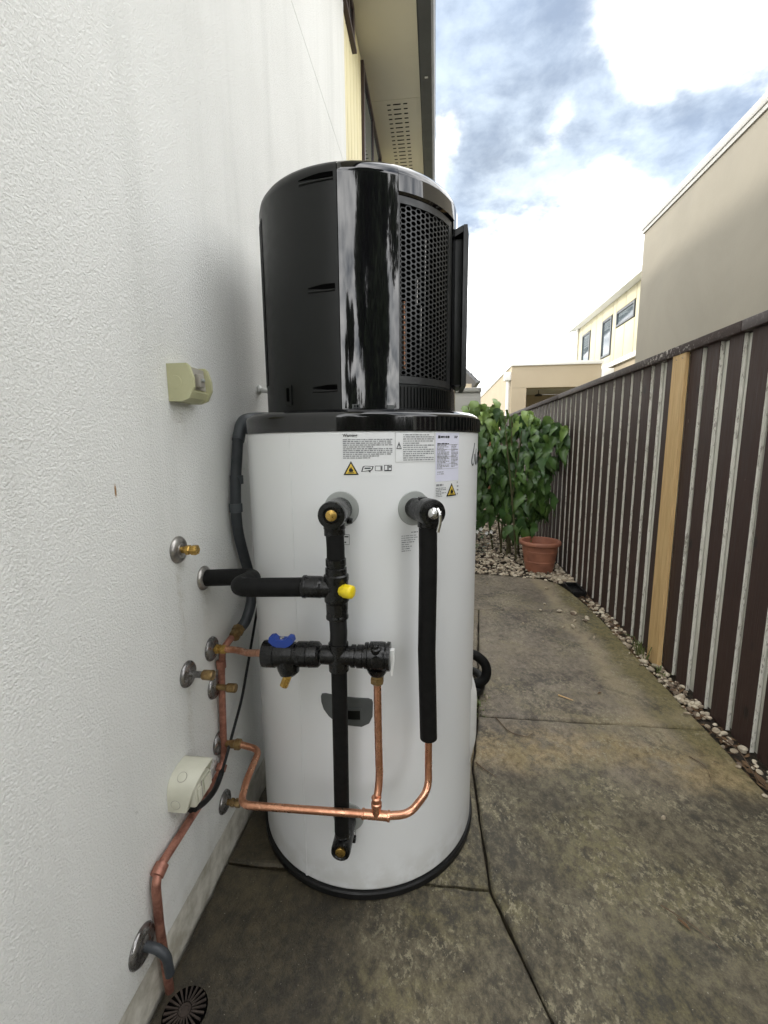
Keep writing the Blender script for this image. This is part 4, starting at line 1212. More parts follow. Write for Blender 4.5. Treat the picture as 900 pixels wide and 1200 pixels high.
MB().tube([(X0 + 0.003, Y0, 0.852), (X0 + 0.005, Y0 - 0.002, 0.82), (X0 + 0.003, Y0, 0.785)], 0.0205, 0, 20).build('tape_wrap', 'rubber_black', VA, 50)
# cross with left valve, right relief head
ZC = 0.760
b = MB()
b.lathe((X0 + 0.003, Y0, 0.792), D, [(0, 0.0205), (0.001, 0.0235), (0.012, 0.0235), (0.013, 0.0225), (0.050, 0.0235), (0.052, 0.0240), (0.068, 0.0238), (0.070, 0.0195)], 28)
b.lathe((X0 + 0.003, Y0, ZC), (1, 0, 0), [(-0.04, 0.022), (-0.03, 0.0225), (0.03, 0.0225), (0.031, 0.0265), (0.040, 0.0265), (0.041, 0.0235), (0.044, 0.0235), (0.045, 0.027), (0.058, 0.027), (0.059, 0.0245), (0.062, 0.0245)], 28)
b.build('cross', 'fitting_black', VA, 35)
b = MB()
b.lathe((-0.405, Y0, ZC - 0.004), (1, 0, 0.03), [(0, 0.0225), (0.001, 0.0315), (0.010, 0.0325), (0.030, 0.0325), (0.031, 0.0305), (0.05, 0.0300), (0.075, 0.0285), (0.077, 0.0265), (0.083, 0.0265), (0.085, 0.0300), (0.108, 0.0300), (0.109, 0.0285), (0.112, 0.0285), (0.113, 0.0310), (0.134, 0.0300), (0.139, 0.025)], 32)
b.lathe((-0.350, Y0, ZC - 0.006), (0.18, -0.05, -1), [(0, 0.028), (0.030, 0.0265), (0.044, 0.023), (0.050, 0.015)], 24)
b.box(-0.318, -0.312, Y0 - 0.0315, Y0 - 0.026, ZC - 0.008, ZC + 0.008)
lv = b.build('inlet_valve', 'fitting_black', VA, 35)
MB().lathe((-0.341, Y0 - 0.014, 0.714), (-0.38, -0.25, -1), [(0, 0.0105), (0.030, 0.0105), (0.032, 0.009), (0.033, 0.006)], 6).build('test_nozzle', 'brass', lv, 30)
# blue butterfly lever
b = MB()
xb, zb = -0.356, 0.789
pts = [(-0.030, 0.005), (-0.028, 0.016), (-0.018, 0.018), (-0.010, 0.011), (0.010, 0.011), (0.018, 0.018), (0.028, 0.016), (0.030, 0.005), (0.020, -0.004), (0.010, -0.008), (-0.010, -0.008), (-0.020, -0.004)]
b.prism([(xb + x, Y0 - 0.018, zb + z) for x, z in pts], (0, 0.022, 0))
bl = b.build('blue_lever', 'blue_plastic', VA)
MB().lathe((xb, Y0 - 0.007, zb + 0.008), (0, 0, 1), [(0, 0.007), (0.005, 0.006), (0.006, 0.003)], 10).build('lever_screw', 'chrome', bl, 40)
b = MB()
b.lathe((-0.160, Y0, ZC + 0.003), (1, 0, 0), [(0, 0.0255), (0.001, 0.0300), (0.008, 0.0305), (0.009, 0.027), (0.012, 0.027), (0.013, 0.0325), (0.042, 0.0335), (0.048, 0.0325), (0.049, 0.030), (0.052, 0.030), (0.053, 0.0335), (0.060, 0.033), (0.061, 0.016)], 30)
b.lathe((-0.131, Y0, ZC - 0.025), D, [(0, 0.026), (0.010, 0.0225), (0.018, 0.017)], 24)
b.lathe((-0.131, Y0 - 0.018, ZC + 0.022), (0, -0.35, 1), [(0, 0.012), (0.012, 0.0115), (0.014, 0.008), (0.020, 0.0065), (0.022, 0.004)], 16)
b.lathe((-0.128, Y0 - 0.028, ZC + 0.004), (0, -1, 0), [(0, 0.014), (0.007, 0.013), (0.008, 0.008)], 16)
rh = b.build('relief_head', 'fitting_black', VA, 35)
b = MB().prism([(-0.099, Y0 - 0.012, 0.783), (-0.090, Y0 - 0.012, 0.783), (-0.089, Y0 - 0.012, 0.760), (-0.094, Y0 - 0.012, 0.722), (-0.097, Y0 - 0.012, 0.722), (-0.0985, Y0 - 0.012, 0.760)], (0, 0.014, 0))
b.build('white_lever', 'white_plastic', rh)
MB().tube([(X0 + 0.003, Y0, 0.722), (X0 + 0.002, Y0 - 0.001, 0.5), (X0, Y0, 0.29)], 0.0188, 0, 24).build('foam_sleeve', 'foam_black', VA, 50)

# lagged hot pipe from the wall to the tee
HP = thing('lagged_pipe', 'thick black foam lagged pipe running from the wall to the upper tee', 'pipe', (XW, 1.088, 0.9))
MB().tube([(XW + 0.004, 1.088, 0.897), (-0.470, 1.088, 0.905), (-0.470, 0.957, 0.918), (-0.296, 0.955, 0.925)], 0.0225, 0.045, 24).build('foam_lagging', 'foam_black', HP, 50)
def escutcheon(x, y, z, r, parent, mat='steel'):
    return MB().lathe((x + 0.0005, y, z), (1, 0, 0), [(0, r), (0.003, r), (0.007, r * 0.93), (0.010, r * 0.78), (0.0115, r * 0.62), (0.010, r * 0.5), (0.012, r * 0.42)], 32).build('escutcheon', mat, parent, 35)
escutcheon(XW, 1.088, 0.897, 0.033, HP)

# relief valve line on the right
RV = thing('relief_line', 'black lagged drain line with chrome relief lever on the right port of the heater', 'pipework', (-0.02, 1.016, 0.52))
pb = Vector((math.sin(math.radians(29.4)), -math.cos(math.radians(29.4)), 0))
ob = cy(29.4, 1.094, TR)
b = MB()
b.lathe(ob, pb, [(0.001, 0.026), (0.022, 0.026), (0.024, 0.0285), (0.055, 0.0285), (0.056, 0.0265), (0.060, 0.0265), (0.061, 0.0320), (0.092, 0.0325), (0.098, 0.031), (0.099, 0.022), (0.095, 0.020)], 28)
ax = ob + pb * 0.072
b.lathe(ax, (0, 0, -1), [(0, 0.0245), (0.034, 0.0245), (0.036, 0.0215)], 24)
b.lathe(ob + pb * 0.045 + Vector((0, 0, 0.024)), (0, 0, 1), [(0, 0.012), (0.008, 0.011), (0.009, 0.006)], 14)
b.box(ax.x + 0.028, ax.x + 0.040, ax.y - 0.006, ax.y + 0.004, 1.088, 1.096, b=0.001)
el = b.build('elbow', 'fitting_black', RV, 35)
MB().lathe(ob + pb * 0.096, pb, [(0, 0.0165), (0.002, 0.0155), (0.008, 0.013), (0.014, 0.007), (0.016, 0.004)], 20).build('relief_valve', 'chrome', el, 40)
q = ob + pb * 0.108
b = MB().tube([q + Vector((0.004, 0, 0.012)), q + pb * 0.008 + Vector((0.006, 0, 0.002)), q + pb * 0.006 + Vector((0.007, 0, -0.018)), q + pb * 0.004 + Vector((0.003, 0, -0.040))], 0.0042, 0.008, 10)
b.tube([q + Vector((-0.010, 0, 0.004)), q + pb * 0.006 + Vector((0.010, 0, 0.006))], 0.003, 0, 8)
b.build('chrome_lever', 'chrome', el, 60)
MB().tube([(ax.x, ax.y, 1.064), (ax.x + 0.001, ax.y, 0.95), (ax.x - 0.001, ax.y, 0.75), (ax.x + 0.005, ax.y, 0.519)], 0.0215, 0, 24).build('foam_sleeve', 'foam_black', RV, 50)

# copper drain run
CP = thing('copper_drain_pipe', 'bright copper drain pipe crossing the lower front of the heater to the wall', 'pipe', (-0.13, 0.92, 0.37))
cr = 0.0092
rx, ry = ax.x + 0.005, ax.y
b = MB()
b.tube([(rx, ry, 0.525), (rx, ry - 0.002, 0.45), (rx + 0.001, ry - 0.02, 0.388), (-0.055, 0.928, 0.378), (-0.105, 0.92, 0.377)], cr, 0.035, 16)
b.tube([(-0.160, 0.92, 0.376), (-0.30, 0.92, 0.3735), (-0.472, 0.920, 0.371), (-0.487, 0.99, 0.378), (-0.494, 1.098, 0.386), (-0.555, 1.106, 0.392)], cr, 0.026, 16)
b.tube([(-0.131, Y0, 0.700), (-0.130, 0.953, 0.56), (-0.127, 0.945, 0.45), (-0.132, 0.92, 0.405)], cr, 0.04, 16)
b.build('tube', 'copper', CP, 50)
b = MB()
b.lathe((-0.168, 0.92, 0.376), (1, 0, 0), [(0, cr), (0.001, 0.0125), (0.006, 0.0128), (0.007, 0.0112), (0.062, 0.0112), (0.063, 0.0128), (0.068, 0.0125), (0.069, cr)], 20)
b.lathe((-0.132, 0.92, 0.376), (0, 0.03, 1), [(0, 0.0112), (0.022, 0.0112), (0.023, 0.0128), (0.032, 0.0128), (0.034, 0.0105), (0.045, 0.0105), (0.046, 0.0122), (0.049, cr)], 20)
b.build('tee', 'copper', CP, 35)
b = MB()
b.lathe((-0.131, Y0, 0.732), D, [(0, 0.0125), (0.010, 0.0125)], 18); b.lathe((-0.131, Y0, 0.7215), D, [(0, 0.0145), (0.012, 0.0150)], 6)
b.lathe((-0.131, Y0, 0.709), D, [(0, 0.0165), (0.012, 0.0165), (0.016, 0.012), (0.018, cr)], 6)
b.build('brass_nut', 'dull_brass', CP, 35)
b = MB().lathe((-0.552, 1.106, 0.392), (-1, 0, 0), [(0, 0.011), (0.004, 0.0155), (0.018, 0.0155), (0.020, 0.012), (0.036, 0.012), (0.038, 0.009), (0.070, 0.009)], 8)
b.build('brass_nut', 'dull_brass', CP, 35)
escutcheon(XW, 1.106, 0.394, 0.034, CP, 'dark_steel')

# cold supply
CS = thing('copper_supply_pipe', 'short copper supply pipe from a brass wall fitting to the valve with the blue lever', 'pipe', (XW, 1.10, 0.687))
b = MB().tube([(-0.578, 1.10, 0.688), (-0.545, 1.095, 0.690), (-0.480, 1.03, 0.716), (-0.400, Y0, ZC - 0.003)], cr, 0.02, 16)
b.build('tube', 'copper', CS, 50)
MB().lathe((XW + 0.008, 1.101, 0.687), (1, 0, 0), [(0, 0.008), (0.008, 0.0085), (0.009, 0.0135), (0.018, 0.0135), (0.019, 0.010), (0.024, 0.010), (0.025, 0.0125), (0.036, 0.0125), (0.038, 0.010), (0.05, 0.0098)], 8).build('brass_fitting', 'brass', CS, 35)
escutcheon(XW, 1.101, 0.687, 0.034, CS, 'dark_steel')

# conduit + condensate drain down the wall
CD = thing('condensate_drain', 'grey black drain hose joining an old copper pipe down the wall', 'pipe', (-0.6, 1.2, 0))
hx = -0.598
b = MB()
b.tube([(-0.44, 1.49, 1.343), (hx, 1.40, 1.338), (hx, 1.335, 1.325), (hx, 1.300, 1.265)], 0.0185, 0.03, 18)
b.build('conduit', 'conduit_grey', CD, 40)
for yy, zz in ((1.275, 1.162), (1.258, 1.078)):
    MB().lathe((hx, yy, zz), (0, 0, -1), [(0, 0.016), (0.001, 0.0195), (0.026, 0.0195), (0.027, 0.016)], 18).build('collar', 'conduit_grey', CD, 40)
MB().tube([(hx, 1.302, 1.275), (hx, 1.268, 1.15), (hx, 1.258, 1.08), (hx, 1.258, 1.00), (-0.594, 1.280, 0.92), (-0.585, 1.300, 0.84), (-0.575, 1.285, 0.760), (-0.580, 1.235, 0.708), (-0.592, 1.205, 0.694)], 0.0160, 0.05, 18).build('hose', 'hose_grey', CD, 50)
MB().lathe((-0.590, 1.215, 0.699), (-0.02, -0.86, -0.28), [(0, 0.0165), (0.001, 0.019), (0.016, 0.019), (0.018, 0.0155), (0.022, 0.0155), (0.023, 0.0172), (0.038, 0.0165), (0.042, 0.010)], 8).build('brass_nut', 'dull_brass', CD, 35)
lx = -0.606
b = MB()
b.tube([(-0.596, 1.175, 0.687), (-0.602, 1.128, 0.672), (lx, 1.120, 0.60), (lx, 1.105, 0.40), (lx, 1.100, 0.345), (lx, 1.070, 0.322), (lx, 0.79, 0.318), (lx + 0.004, 0.768, 0.298), (lx, 0.772, 0.18), (lx + 0.004, 0.780, -0.02)], 0.0098, 0.018, 16)
b.build('tube', 'old_copper', CD, 50)
b = MB().lathe((lx, 1.122, 0.642), D, [(0, 0.0098), (0.001, 0.0135), (0.022, 0.0135), (0.023, 0.0098)], 16)
b.build('pipe_joint', 'old_copper', CD, 40)
b = MB().lathe((lx, 1.090, 0.337), (0, -0.8, -0.6), [(0, 0.0098), (0.001, 0.0145), (0.018, 0.0145), (0.019, 0.0098)], 16)
b.build('pipe_joint', 'old_copper', CD, 40)
b = MB().lathe((lx + 0.001, 0.800, 0.318), (0, -0.9, -0.35), [(0, 0.0098), (0.001, 0.0150), (0.024, 0.0150), (0.025, 0.0098)], 16)
b.build('pipe_joint', 'old_copper', CD, 40)
# thin black cable
tag(MB().tube([(-0.560, 1.40, 1.0), (-0.565, 1.36, 0.85), (-0.580, 1.322, 0.70), (-0.585, 1.262, 0.585), (-0.588, 1.20, 0.475), (-0.586, 1.125, 0.415), (-0.584, 1.062, 0.362), (-0.580, 1.00, 0.335), (-0.580, 0.945, 0.345), (-0.584, 0.905, 0.362)], lambda t: 0.0042 if t < 0.72 else 0.0075, 0.04, 12).build('power_cable', 'rubber_black', None, 50),
    'thin black power cable hanging behind the heater down to the wall outlet', 'cable')
# wall stubs
def stub(y, z, L_, label, mats, tip):
    t = thing('capped_stub', label, 'pipe stub', (XW, y, z), 'capped pipe stubs on the render wall')
    escutcheon(XW, y, z, 0.0335, t, mats[0])
    MB().lathe((XW + 0.008, y, z), (1, 0, 0), [(0, 0.0085), (L_ * 0.5, 0.0085)], 14).build('spigot', mats[1], t, 40)
    if tip == 'bolt':
        b = MB().lathe((XW + 0.008 + L_ * 0.30, y, z), (1, 0, 0), [(0, 0.009), (0.002, 0.0125), (0.010, 0.0125), (0.012, 0.010), (0.018, 0.010)], 6).lathe((XW + 0.008 + L_ * 0.62, y, z), (1, 0, 0), [(0, 0.010), (0.002, 0.0128), (0.014, 0.0128), (0.016, 0.0115)], 6)
    else:
        b = MB().lathe((XW + 0.008 + L_ * 0.45, y, z), (1, 0, 0), [(0, 0.0088), (0.004, 0.0125), (L_ * 0.4, 0.0130), (L_ * 0.4 + 0.002, 0.0115)], 14)
    b.build('cap', mats[2], t, 35)
stub(0.982, 1.001, 0.045, 'bright brass capped stub highest on the wall above the lagged pipe', ('steel', 'brass', 'brass'), 'bolt')
stub(0.979, 0.678, 0.072, 'grey spigot with brass end cap, the stub nearest the camera left of the copper riser', ('dark_steel', 'dark_steel', 'dull_brass'), 'cap')
stub(1.100, 0.572, 0.068, 'dull brass capped stub on the wall right behind the copper riser', ('dark_steel', 'dull_brass', 'dull_brass'), 'cap')
stub(1.112, 0.193, 0.045, 'low brass capped stub on the wall below the bend of the bright copper pipe', ('dark_steel', 'dull_brass', 'dull_brass'), 'bolt')
t = thing('bent_overflow_pipe', 'short grey bent outlet pipe with round flange lowest on the wall by the floor drain', 'pipe', (XW, 0.731, 0.186))
escutcheon(XW, 0.731, 0.186, 0.040, t, 'dark_steel')
MB().tube([(XW + 0.006, 0.731, 0.186), (-0.585, 0.731, 0.184), (-0.566, 0.733, 0.165), (-0.564, 0.735, 0.115)], 0.0098, 0.02, 16).build('tube', 'hose_grey', t, 50)
# white stay pipe between wall and unit
t = thing('wall_bracket', 'small white stay fixed to the wall behind the black top unit', 'bracket', (XW, 1.54, 1.44))
MB().tube([(XW + 0.001, 1.54, 1.445), (-0.55, 1.54, 1.432), (-0.47, 1.52, 1.42)], 0.0085, 0, 12).build('arm', 'white_plastic', t, 50)
MB().lathe((XW + 0.0005, 1.54, 1.445), (1, 0, 0), [(0, 0.016), (0.006, 0.016), (0.008, 0.012)], 16).build('flange', 'white_plastic', t, 40)

# cream isolator switch
SW = thing('isolator_switch', 'cream weatherproof isolator switch box high on the wall', 'switch', (XW, 1.02, 1.40))
y0, y1, z0, z1 = 0.995, 1.085, 1.355, 1.440
b = MB()
b.prism([(XW + 0.0005, y0, z0), (-0.590, y0, z0 - 0.001), (-0.570, y0, z0 + 0.006), (-0.5575, y0, z0 + 0.030), (-0.5575, y0, z0 + 0.052), (-0.566, y0, z1 - 0.006), (-0.572, y0, z1), (XW + 0.0005, y0, z1)], (0, 0.008, 0))
b.prism([(XW + 0.0005, y1 - 0.008, z0), (-0.590, y1 - 0.008, z0 - 0.001), (-0.570, y1 - 0.008, z0 + 0.006), (-0.5575, y1 - 0.008, z0 + 0.030), (-0.5575, y1 - 0.008, z0 + 0.052), (-0.566, y1 - 0.008, z1 - 0.006), (-0.572, y1 - 0.008, z1), (XW + 0.0005, y1 - 0.008, z1)], (0, 0.008, 0))
b.prism([(XW + 0.0005, y0 + 0.008, z0 + 0.001), (-0.588, y0 + 0.008, z0), (-0.573, y0 + 0.008, z0 + 0.008), (-0.566, y0 + 0.008, z0 + 0.022), (-0.572, y0 + 0.008, z0 + 0.026), (-0.577, y0 + 0.008, z1 - 0.004), (XW + 0.0005, y0 + 0.008, z1 - 0.001)], (0, y1 - y0 - 0.016, 0))
hs = b.build('housing', 'cream_plastic', SW)
b = MB(); b.lathe((-0.602, y0 + 0.0005, 1.398), (0, -1, 0), [(0, 0.0155), (0.0012, 0.0150)], 24); b.build('knockout', 'cream_plastic', hs, 30)
b = MB(); b.lathe((-0.602, y0 + 0.0008, 1.398), (0, -1, 0), [(0, 0.0165), (0.0003, 0.0165)], 24); b.build('knockout_groove', 'greige_plastic', hs, 30)
MB().prism([(-0.5715, 1.006, 1.384), (-0.5715, 1.074, 1.384), (-0.576, 1.074, 1.434), (-0.576, 1.006, 1.434)], (0.002, 0, 0)).build('face_plate', 'greige_plastic', SW)
b = MB().box(-0.571, -0.556, 1.022, 1.046, 1.388, 1.420, b=0.004)
kb = b.build('knob', 'greige_plastic', SW, 40)
MB().box(-0.5562, -0.552, 1.027, 1.041, 1.402, 1.409, b=0.0015).build('knob_bar', 'grey_disc', kb, 40)

# ivory outlet: arched shell pushed out from the wall, sloping front with rocker
OT = thing('power_outlet', 'ivory weatherproof power outlet with curved hood low on the wall', 'outlet', (XW, 0.9, 0.4))
arch = [(0.858, 0.394), (0.858, 0.430), (0.862, 0.452), (0.871, 0.466), (0.886, 0.475), (0.905, 0.479), (0.934, 0.480), (0.943, 0.477), (0.947, 0.470), (0.947, 0.394)]
def dep(z): return -0.576 + (z - 0.394) * 0.34
def ring_(k, ins):
    cyv, czv = 0.903, 0.437
    return [(yy + (cyv - yy) * ins, zz + (czv - zz) * ins) for yy, zz in arch]
n = len(arch)
o1 = [Vector((XW + 0.0005, yy, zz)) for yy, zz in arch]
o2 = [Vector((dep(zz) - 0.002, yy, zz)) for yy, zz in arch]
o3 = [Vector((dep(zz), yy, zz)) for yy, zz in ring_(0, 0.04)]
o4 = [Vector((dep(zz), yy, zz)) for yy, zz in ring_(0, 0.10)]
o5 = [Vector((dep(zz) - 0.012, yy, zz)) for yy, zz in ring_(0, 0.13)]
fs = []
for L_ in range(4):
    for i in range(n):
        j = (i + 1) % n
        fs.append((L_ * n + i, L_ * n + j, (L_ + 1) * n + j, (L_ + 1) * n + i))
fs.append(tuple(range(4 * n, 5 * n)))
hd = MB().add(o1 + o2 + o3 + o4 + o5, fs).build('hood', 'ivory_plastic', OT, 50)
for (cx_, cyv, cz_, nv) in ((-0.601, 0.8578, 0.414, (0, -1, 0)), (-0.592, 0.8785, 0.4712, (0, -0.55, 0.83))):
    MB().lathe((cx_, cyv, cz_), nv, [(0, 0.0118), (0.0004, 0.0118)], 22).build('knockout_groove', 'greige_plastic', hd, 30)
    MB().lathe((cx_, cyv, cz_), nv, [(0, 0.0105), (0.0012, 0.0105), (0.0015, 0.0095)], 22).build('knockout', 'ivory_plastic', hd, 30)
fbody = MB().box(-0.592, -0.556, 0.868, 0.940, 0.399, 0.452, b=0.006).build('body', 'ivory_plastic', OT, 40)
MB().prism([(-0.5558, 0.902, 0.412), (-0.5558, 0.934, 0.412), (-0.5558, 0.934, 0.447), (-0.5558, 0.902, 0.447)], (0.005, 0, 0.002)).build('rocker', 'ivory_plastic', fbody)
MB().box(-0.5558, -0.551, 0.876, 0.890, 0.408, 0.444, b=0.002).build('socket_rib', 'ivory_plastic', fbody, 40)
MB().box(-0.5557, -0.5545, 0.894, 0.898, 0.404, 0.449).build('seam', 'greige_plastic', fbody)
MB().tube([(-0.592, 0.880, 0.400), (-0.585, 0.895, 0.372)], 0.010, 0, 14).build('cable_gland', 'rubber_black', OT, 40)

# black hose loop behind the heater
t = thing('hose_loop', 'thick black foam covered hose loop standing on the path behind the heater', 'hose', (0.2, 2.15, 0))
b = MB().tube([(0.06, 2.12, 0.02), (0.10, 2.13, 0.19), (0.20, 2.13, 0.205), (0.268, 2.12, 0.15), (0.262, 2.10, 0.075), (0.18, 2.09, 0.05), (0.08, 2.08, 0.045)], 0.024, 0.07, 16)
b.build('upper_turn', 'foam_black', t, 50)
MB().tube([(0.05, 2.30, 0.028), (0.20, 2.30, 0.03), (0.258, 2.22, 0.03), (0.235, 2.08, 0.028), (0.15, 2.03, 0.027), (0.05, 2.04, 0.027)], 0.020, 0.07, 16).build('lower_turn', 'rubber_black', t, 50)

# ------------------------------------------------------------------ pot and plant
PT = thing('terracotta_pot', 'empty round terracotta coloured plastic pot with rolled rim on the gravel by the fence', 'plant pot', (1.035, 4.40, 0))
PR = 0.185
MB().lathe((1.035, 4.40, -0.005), (0, 0, 1), [(0, 0.125), (0.006, 0.130), (0.10, 0.146), (0.104, 0.150), (0.11, 0.150), (0.115, 0.148), (0.20, 0.162), (0.205, 0.166), (0.213, 0.166), (0.218, 0.164), (0.262, 0.170), (0.262, 0.160), (0.10, 0.136), (0.095, 0.02)], 48).build('pot_body', 'terracotta', PT, 40)
MB().lathe((1.035, 4.40, 0.2575), (0, 0, 1), [(0, 0.171), (0.004, 0.186), (0.016, 0.197), (0.034, 0.197), (0.044, 0.190), (0.046, 0.178), (0.040, 0.168), (0.0, 0.1615)], 48, cap=False).build('rim', 'terracotta', PT, 40)

PLT = thing('leafy_shrub', 'tall bushy shrub with large drooping green leaves growing against the fence behind the pot', 'shrub', (0.8, 5.0, 0))
def leaf_mesh(seed):
    r2 = random.Random(seed)
    # outline half width along the length; lobed and pointed
    prof = [(0.0, 0.02), (0.05, 0.26), (0.14, 0.40), (0.22, 0.36), (0.30, 0.46), (0.40, 0.32), (0.48, 0.37), (0.60, 0.22), (0.72, 0.15), (0.86, 0.07), (1.0, 0.0)]
    vs, fs = [], []
    fold, droop, bend = r2.uniform(0.1, 0.7), r2.uniform(0.1, 0.7), r2.uniform(-0.3, 0.3)
    for i, (t, w) in enumerate(prof):
        z = -droop * t * t
        wob = r2.uniform(-0.03, 0.03)
        w *= 0.64
        vs += [(-w + wob, t, z + fold * w - 0.07 * math.sin(9 * t)), (bend * t * t, t, z), (w + wob + bend * t * t, t, z + fold * w + 0.07 * math.sin(8 * t))]
        vs[-3] = (vs[-3][0] + bend * t * t, vs[-3][1], vs[-3][2])
    for i in range(len(prof) - 1):
        a = 3 * i
        fs += [(a, a + 1, a + 4, a + 3), (a + 1, a + 2, a + 5, a + 4)]
    me = bpy.data.meshes.new('leaf')
    me.from_pydata(vs, [], fs); me.materials.append(MT['leaf'])
    me.polygons.foreach_set('use_smooth', [True] * len(fs)); me.update()
    return me
def make_plant():
    r2 = random.Random(21)
    meshes = [leaf_mesh(i) for i in range(9)]
    tops = []
    for k in range(11):
        bx, by = r2.uniform(0.72, 1.12), r2.uniform(4.72, 5.05)
        if k < 5: bx, by = r2.uniform(0.55, 0.9), r2.uniform(4.9, 5.3)
        lean = r2.uniform(-0.2, 0.12) if k >= 5 else r2.uniform(-0.35, 0.0)
        h = r2.uniform(1.25, 1.62) if k >= 5 else r2.uniform(1.4, 1.72)
        pts = [(bx, by, 0), (bx + lean * 0.3, by + r2.uniform(-.05, .05), h * 0.4), (bx + lean * 0.8, by + r2.uniform(-.1, .1), h * 0.8), (bx + lean, by + r2.uniform(-.1, .1), h)]
        MB().tube(pts, lambda t: 0.011 * (1 - 0.6 * t), 0.15, 8).build('stem', 'stem', PLT, 60)
        tops.append(pts)
    # leaves fill an upright, irregular mass; narrower and darker towards the ground
    lobes, wts = [], []
    for (x0, y0_, z0_, r0, n0) in ((0.50, 5.10, 1.60, 0.15, 26), (0.64, 5.05, 1.55, 0.14, 24), (0.42, 5.15, 1.38, 0.16, 24), (0.60, 5.0, 1.32, 0.17, 28), (0.78, 5.0, 1.30, 0.15, 26), (0.94, 4.95, 1.50, 0.13, 22),
            (1.08, 4.92, 1.42, 0.14, 22), (1.19, 4.88, 1.36, 0.10, 14), (1.02, 4.9, 1.24, 0.16, 26), (0.86, 4.95, 1.10, 0.17, 28), (0.68, 5.0, 1.08, 0.18, 28), (0.48, 5.1, 1.08, 0.18, 28), (1.10, 4.9, 1.05, 0.13, 16),
            (0.40, 5.15, 0.82, 0.17, 22), (0.60, 5.05, 0.82, 0.18, 24), (0.80, 4.98, 0.86, 0.18, 26), (0.98, 4.90, 0.88, 0.16, 24), (0.92, 4.88, 0.64, 0.16, 24), (0.72, 4.98, 0.62, 0.17, 22), (0.50, 5.1, 0.58, 0.17, 20), (1.06, 4.85, 0.62, 0.12, 14), (0.84, 4.85, 0.44, 0.14, 14), (0.98, 4.72, 0.50, 0.12, 14), (1.17, 4.56, 1.36, 0.10, 14), (1.12, 4.60, 1.20, 0.12, 16), (1.08, 4.62, 0.98, 0.12, 16), (1.04, 4.62, 0.74, 0.12, 14)):
        lobes.append((x0, y0_, z0_, r0 * r2.uniform(0.9, 1.2), r0 * r2.uniform(0.9, 1.3))); wts.append(n0)
    todo = []
    for lb, w in zip(lobes, wts):
        for _ in range(w):
            a, u = r2.uniform(0, 2 * PI), r2.uniform(-1, 1)
            rad = r2.uniform(0.35, 1.1)
            q = math.sqrt(1 - u * u)
            sx, sy, sz = lb[3] * rad * math.cos(a) * q, lb[3] * rad * math.sin(a) * q, lb[4] * rad * u
            p = Vector((min(lb[0] + sx, 1.23), lb[1] + sy * 0.9, lb[2] + sz))
            if p.z < 0.26: continue
            out = math.atan2(sy - 0.25, sx)     # lean outwards and to the light
            rot = (r2.uniform(-1.62, -0.65), r2.uniform(-0.5, 0.5), out - PI / 2 + r2.uniform(-0.7, 0.7))
            s_ = r2.uniform(0.12, 0.25)
            todo.append((p, rot, (s_ * 0.85, s_, s_), r2.choice(meshes)))
    todo.sort(key=lambda q: q[0].y - 0.15 * q[0].z)
    mass = MB()
    for i, (p, rot, sc, me) in enumerate(todo):
        if i < 295:
            o = bpy.data.objects.new('leaf', me)
            C.objects.link(o); o.parent = PLT
            o.location = p - PLT.location; o.rotation_euler = rot; o.scale = sc
        else:
            from mathutils import Euler
            T = Matrix.LocRotScale(p, Euler(rot), Vector(sc))
            mass.add([T @ v.co for v in me.vertices], [tuple(f.vertices) for f in me.polygons])
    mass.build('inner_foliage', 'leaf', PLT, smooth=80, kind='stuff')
make_plant()
# small ground plant with white flowers left of the shrub
gp = thing('flowering_plant', 'low leafy plant with a few tiny white flowers on the gravel behind the heater', 'plant', (0.42, 5.0, 0))
r2 = random.Random(9)
b = MB()
for _ in range(120):
    a = r2.uniform(0, 6.28); rr_ = r2.uniform(0.02, 0.22)
    p = Vector((0.42 + rr_ * math.cos(a), 5.0 + rr_ * math.sin(a), r2.uniform(0.05, 0.42)))
    d = Vector((r2.uniform(-1, 1), r2.uniform(-1, 1), r2.uniform(-0.4, 0.5))).normalized() * r2.uniform(0.03, 0.055)
    e = d.cross(Vector((0, 0, 1))).normalized() * 0.02
    b.add([p, p + d * 0.5 + e, p + d, p + d * 0.5 - e], [(0, 1, 2, 3)])
b.build('foliage', 'leaf', gp)
for (x, y, z) in ((0.50, 4.80, 0.33), (0.56, 4.79, 0.29), (0.46, 4.8, 0.30), (0.61, 4.80, 0.30)):
    b = MB()
    for k in range(5):
        a = 2 * PI * k / 5
        d = Vector((math.cos(a), -0.3, math.sin(a))) * 0.022; e = Vector((-math.sin(a), 0, math.cos(a))) * 0.009
        p = Vector((x, y, z))
        b.add([p, p + d * 0.6 + e, p + d, p + d * 0.6 - e], [(0, 1, 2, 3)])
    b.build('flower', 'white_plastic', gp)

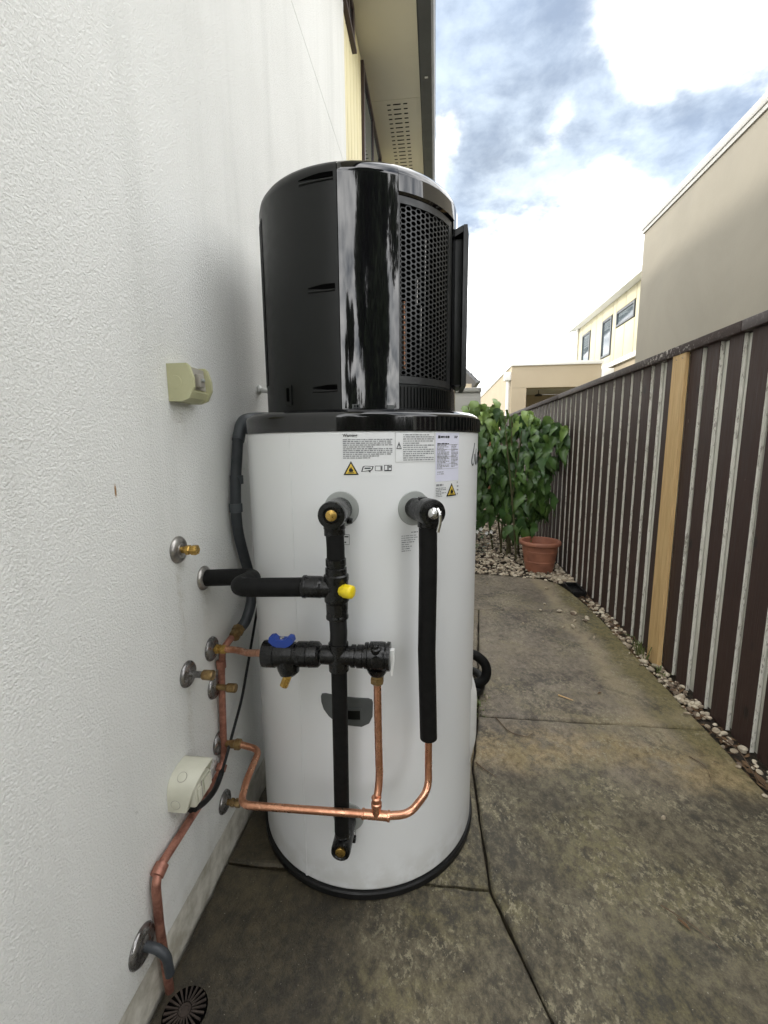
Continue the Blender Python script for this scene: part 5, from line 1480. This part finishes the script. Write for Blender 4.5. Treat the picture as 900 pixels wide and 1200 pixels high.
# ------------------------------------------------------------------ trees behind the camera (seen mirrored in the gloss panel)
def tree(name, x, y, h, cr_, label, seed, lean=0.0, base=0.18, nc=46, lv_=620):
    r2 = random.Random(seed)
    t = thing(name, label, 'tree', (x, y, -0.14))
    b = MB().tube([(x, y, -0.2), (x + 0.1, y, h * 0.3), (x - 0.1 + lean, y + 0.1, h * 0.6), (x + lean, y, h * 0.92)], lambda q: 0.28 * (1 - 0.85 * q), 0.5, 10)
    clumps = []
    for k in range(nc):
        f = r2.random()
        zz = h * (base + (1 - base) * f)
        rad = cr_ * (0.25 + 0.75 * math.sin(PI * min(1, 0.16 + 0.84 * (1 - f))) ** 0.8) * r2.choice((0.1, 0.2, 0.3, 0.4, 0.5, 0.6, 0.7, 0.95))
        a = r2.uniform(0, 2 * PI)
        c = Vector((x + lean * f + rad * math.cos(a), y + rad * math.sin(a), zz))
        clumps.append((c, r2.uniform(0.5, 1.0) * cr_ * 0.27))
        b.tube([(x + lean * f, y, zz - rad * 0.5 - 0.2), tuple(c)], lambda q: 0.05 * (1 - 0.7 * q), 0, 5)
    b.build('trunk', 'bark', t, 60)
    cb = MB()
    for c, s_ in clumps:
        for _ in range(lv_):
            d = Vector((r2.gauss(0, 1), r2.gauss(0, 1), r2.gauss(0, 1))).normalized() * s_ * r2.random() ** 0.45
            d.z *= 1.35
            p = c + d
            q = Vector((r2.uniform(-1, 1), r2.uniform(-1, 1), r2.uniform(-1.6, 0.2))).normalized()
            e = q.cross(Vector((r2.uniform(-1, 1), r2.uniform(-1, 1), r2.uniform(-1, 1)))).normalized()
            L_ = r2.uniform(0.13, 0.27)
            cb.add([p - q * L_, p + e * L_ * 0.45, p + q * L_, p - e * L_ * 0.45], [(0, 1, 2, 3)])
    cb.build('crown', 'foliage', t, kind='stuff')
tree('tall_tree', 4.9, -10.5, 15.0, 5.6, 'tall dark tree in the open behind the camera, mirrored in the glossy panel', 3, base=0.05, nc=100)
tree('small_tree', -1.0, -12.5, 5.6, 1.7, 'smaller rounded tree behind the camera left of the tall one', 8, base=0.06)

def hedge(name, x0, y0, x1, y1, h, label, seed, n=2600):
    r2 = random.Random(seed)
    t = thing(name, label, 'hedge', ((x0 + x1) / 2, (y0 + y1) / 2, -0.14))
    L_ = math.hypot(x1 - x0, y1 - y0)
    d = Vector(((x1 - x0) / L_, (y1 - y0) / L_, 0)); e = Vector((-d.y, d.x, 0))
    core = MB().prism([Vector((x0, y0, -0.14)) + e * 0.35, Vector((x1, y1, -0.14)) + e * 0.35, Vector((x1, y1, h - 0.35)) + e * 0.35, Vector((x0, y0, h - 0.35)) + e * 0.35], -e * 0.7)
    core.build('branches', 'bark', t)
    b = MB()
    for _ in range(n):
        u = r2.uniform(0, L_); z = r2.uniform(-0.1, h + 0.25 * math.sin(u * 1.3 + seed))
        p = Vector((x0, y0, z)) + d * u + e * r2.choice((-1, 1)) * r2.uniform(0.3, 0.6)
        if z > h - 0.4: p = Vector((x0, y0, z)) + d * u + e * r2.uniform(-0.55, 0.55)
        q = Vector((r2.uniform(-1, 1), r2.uniform(-1, 1), r2.uniform(-1, 1))).normalized()
        w = q.cross(Vector((r2.uniform(-1, 1), r2.uniform(-1, 1), r2.uniform(-1, 1)))).normalized()
        k = r2.uniform(0.08, 0.16)
        b.add([p - q * k, p + w * k * 0.5, p + q * k, p - w * k * 0.5], [(0, 1, 2, 3)])
    b.build('foliage', 'foliage', t, kind='stuff')
hedge('hedge', -9.0, -9.0, 12.0, -8.4, 2.3, 'long dark clipped hedge behind the camera, mirrored in the black collar', 2, 9000)
hedge('hedge', 9.5, -7.5, 9.5, 0.0, 2.2, 'shorter dark hedge closing the open ground to the right behind the camera', 5, 4000)
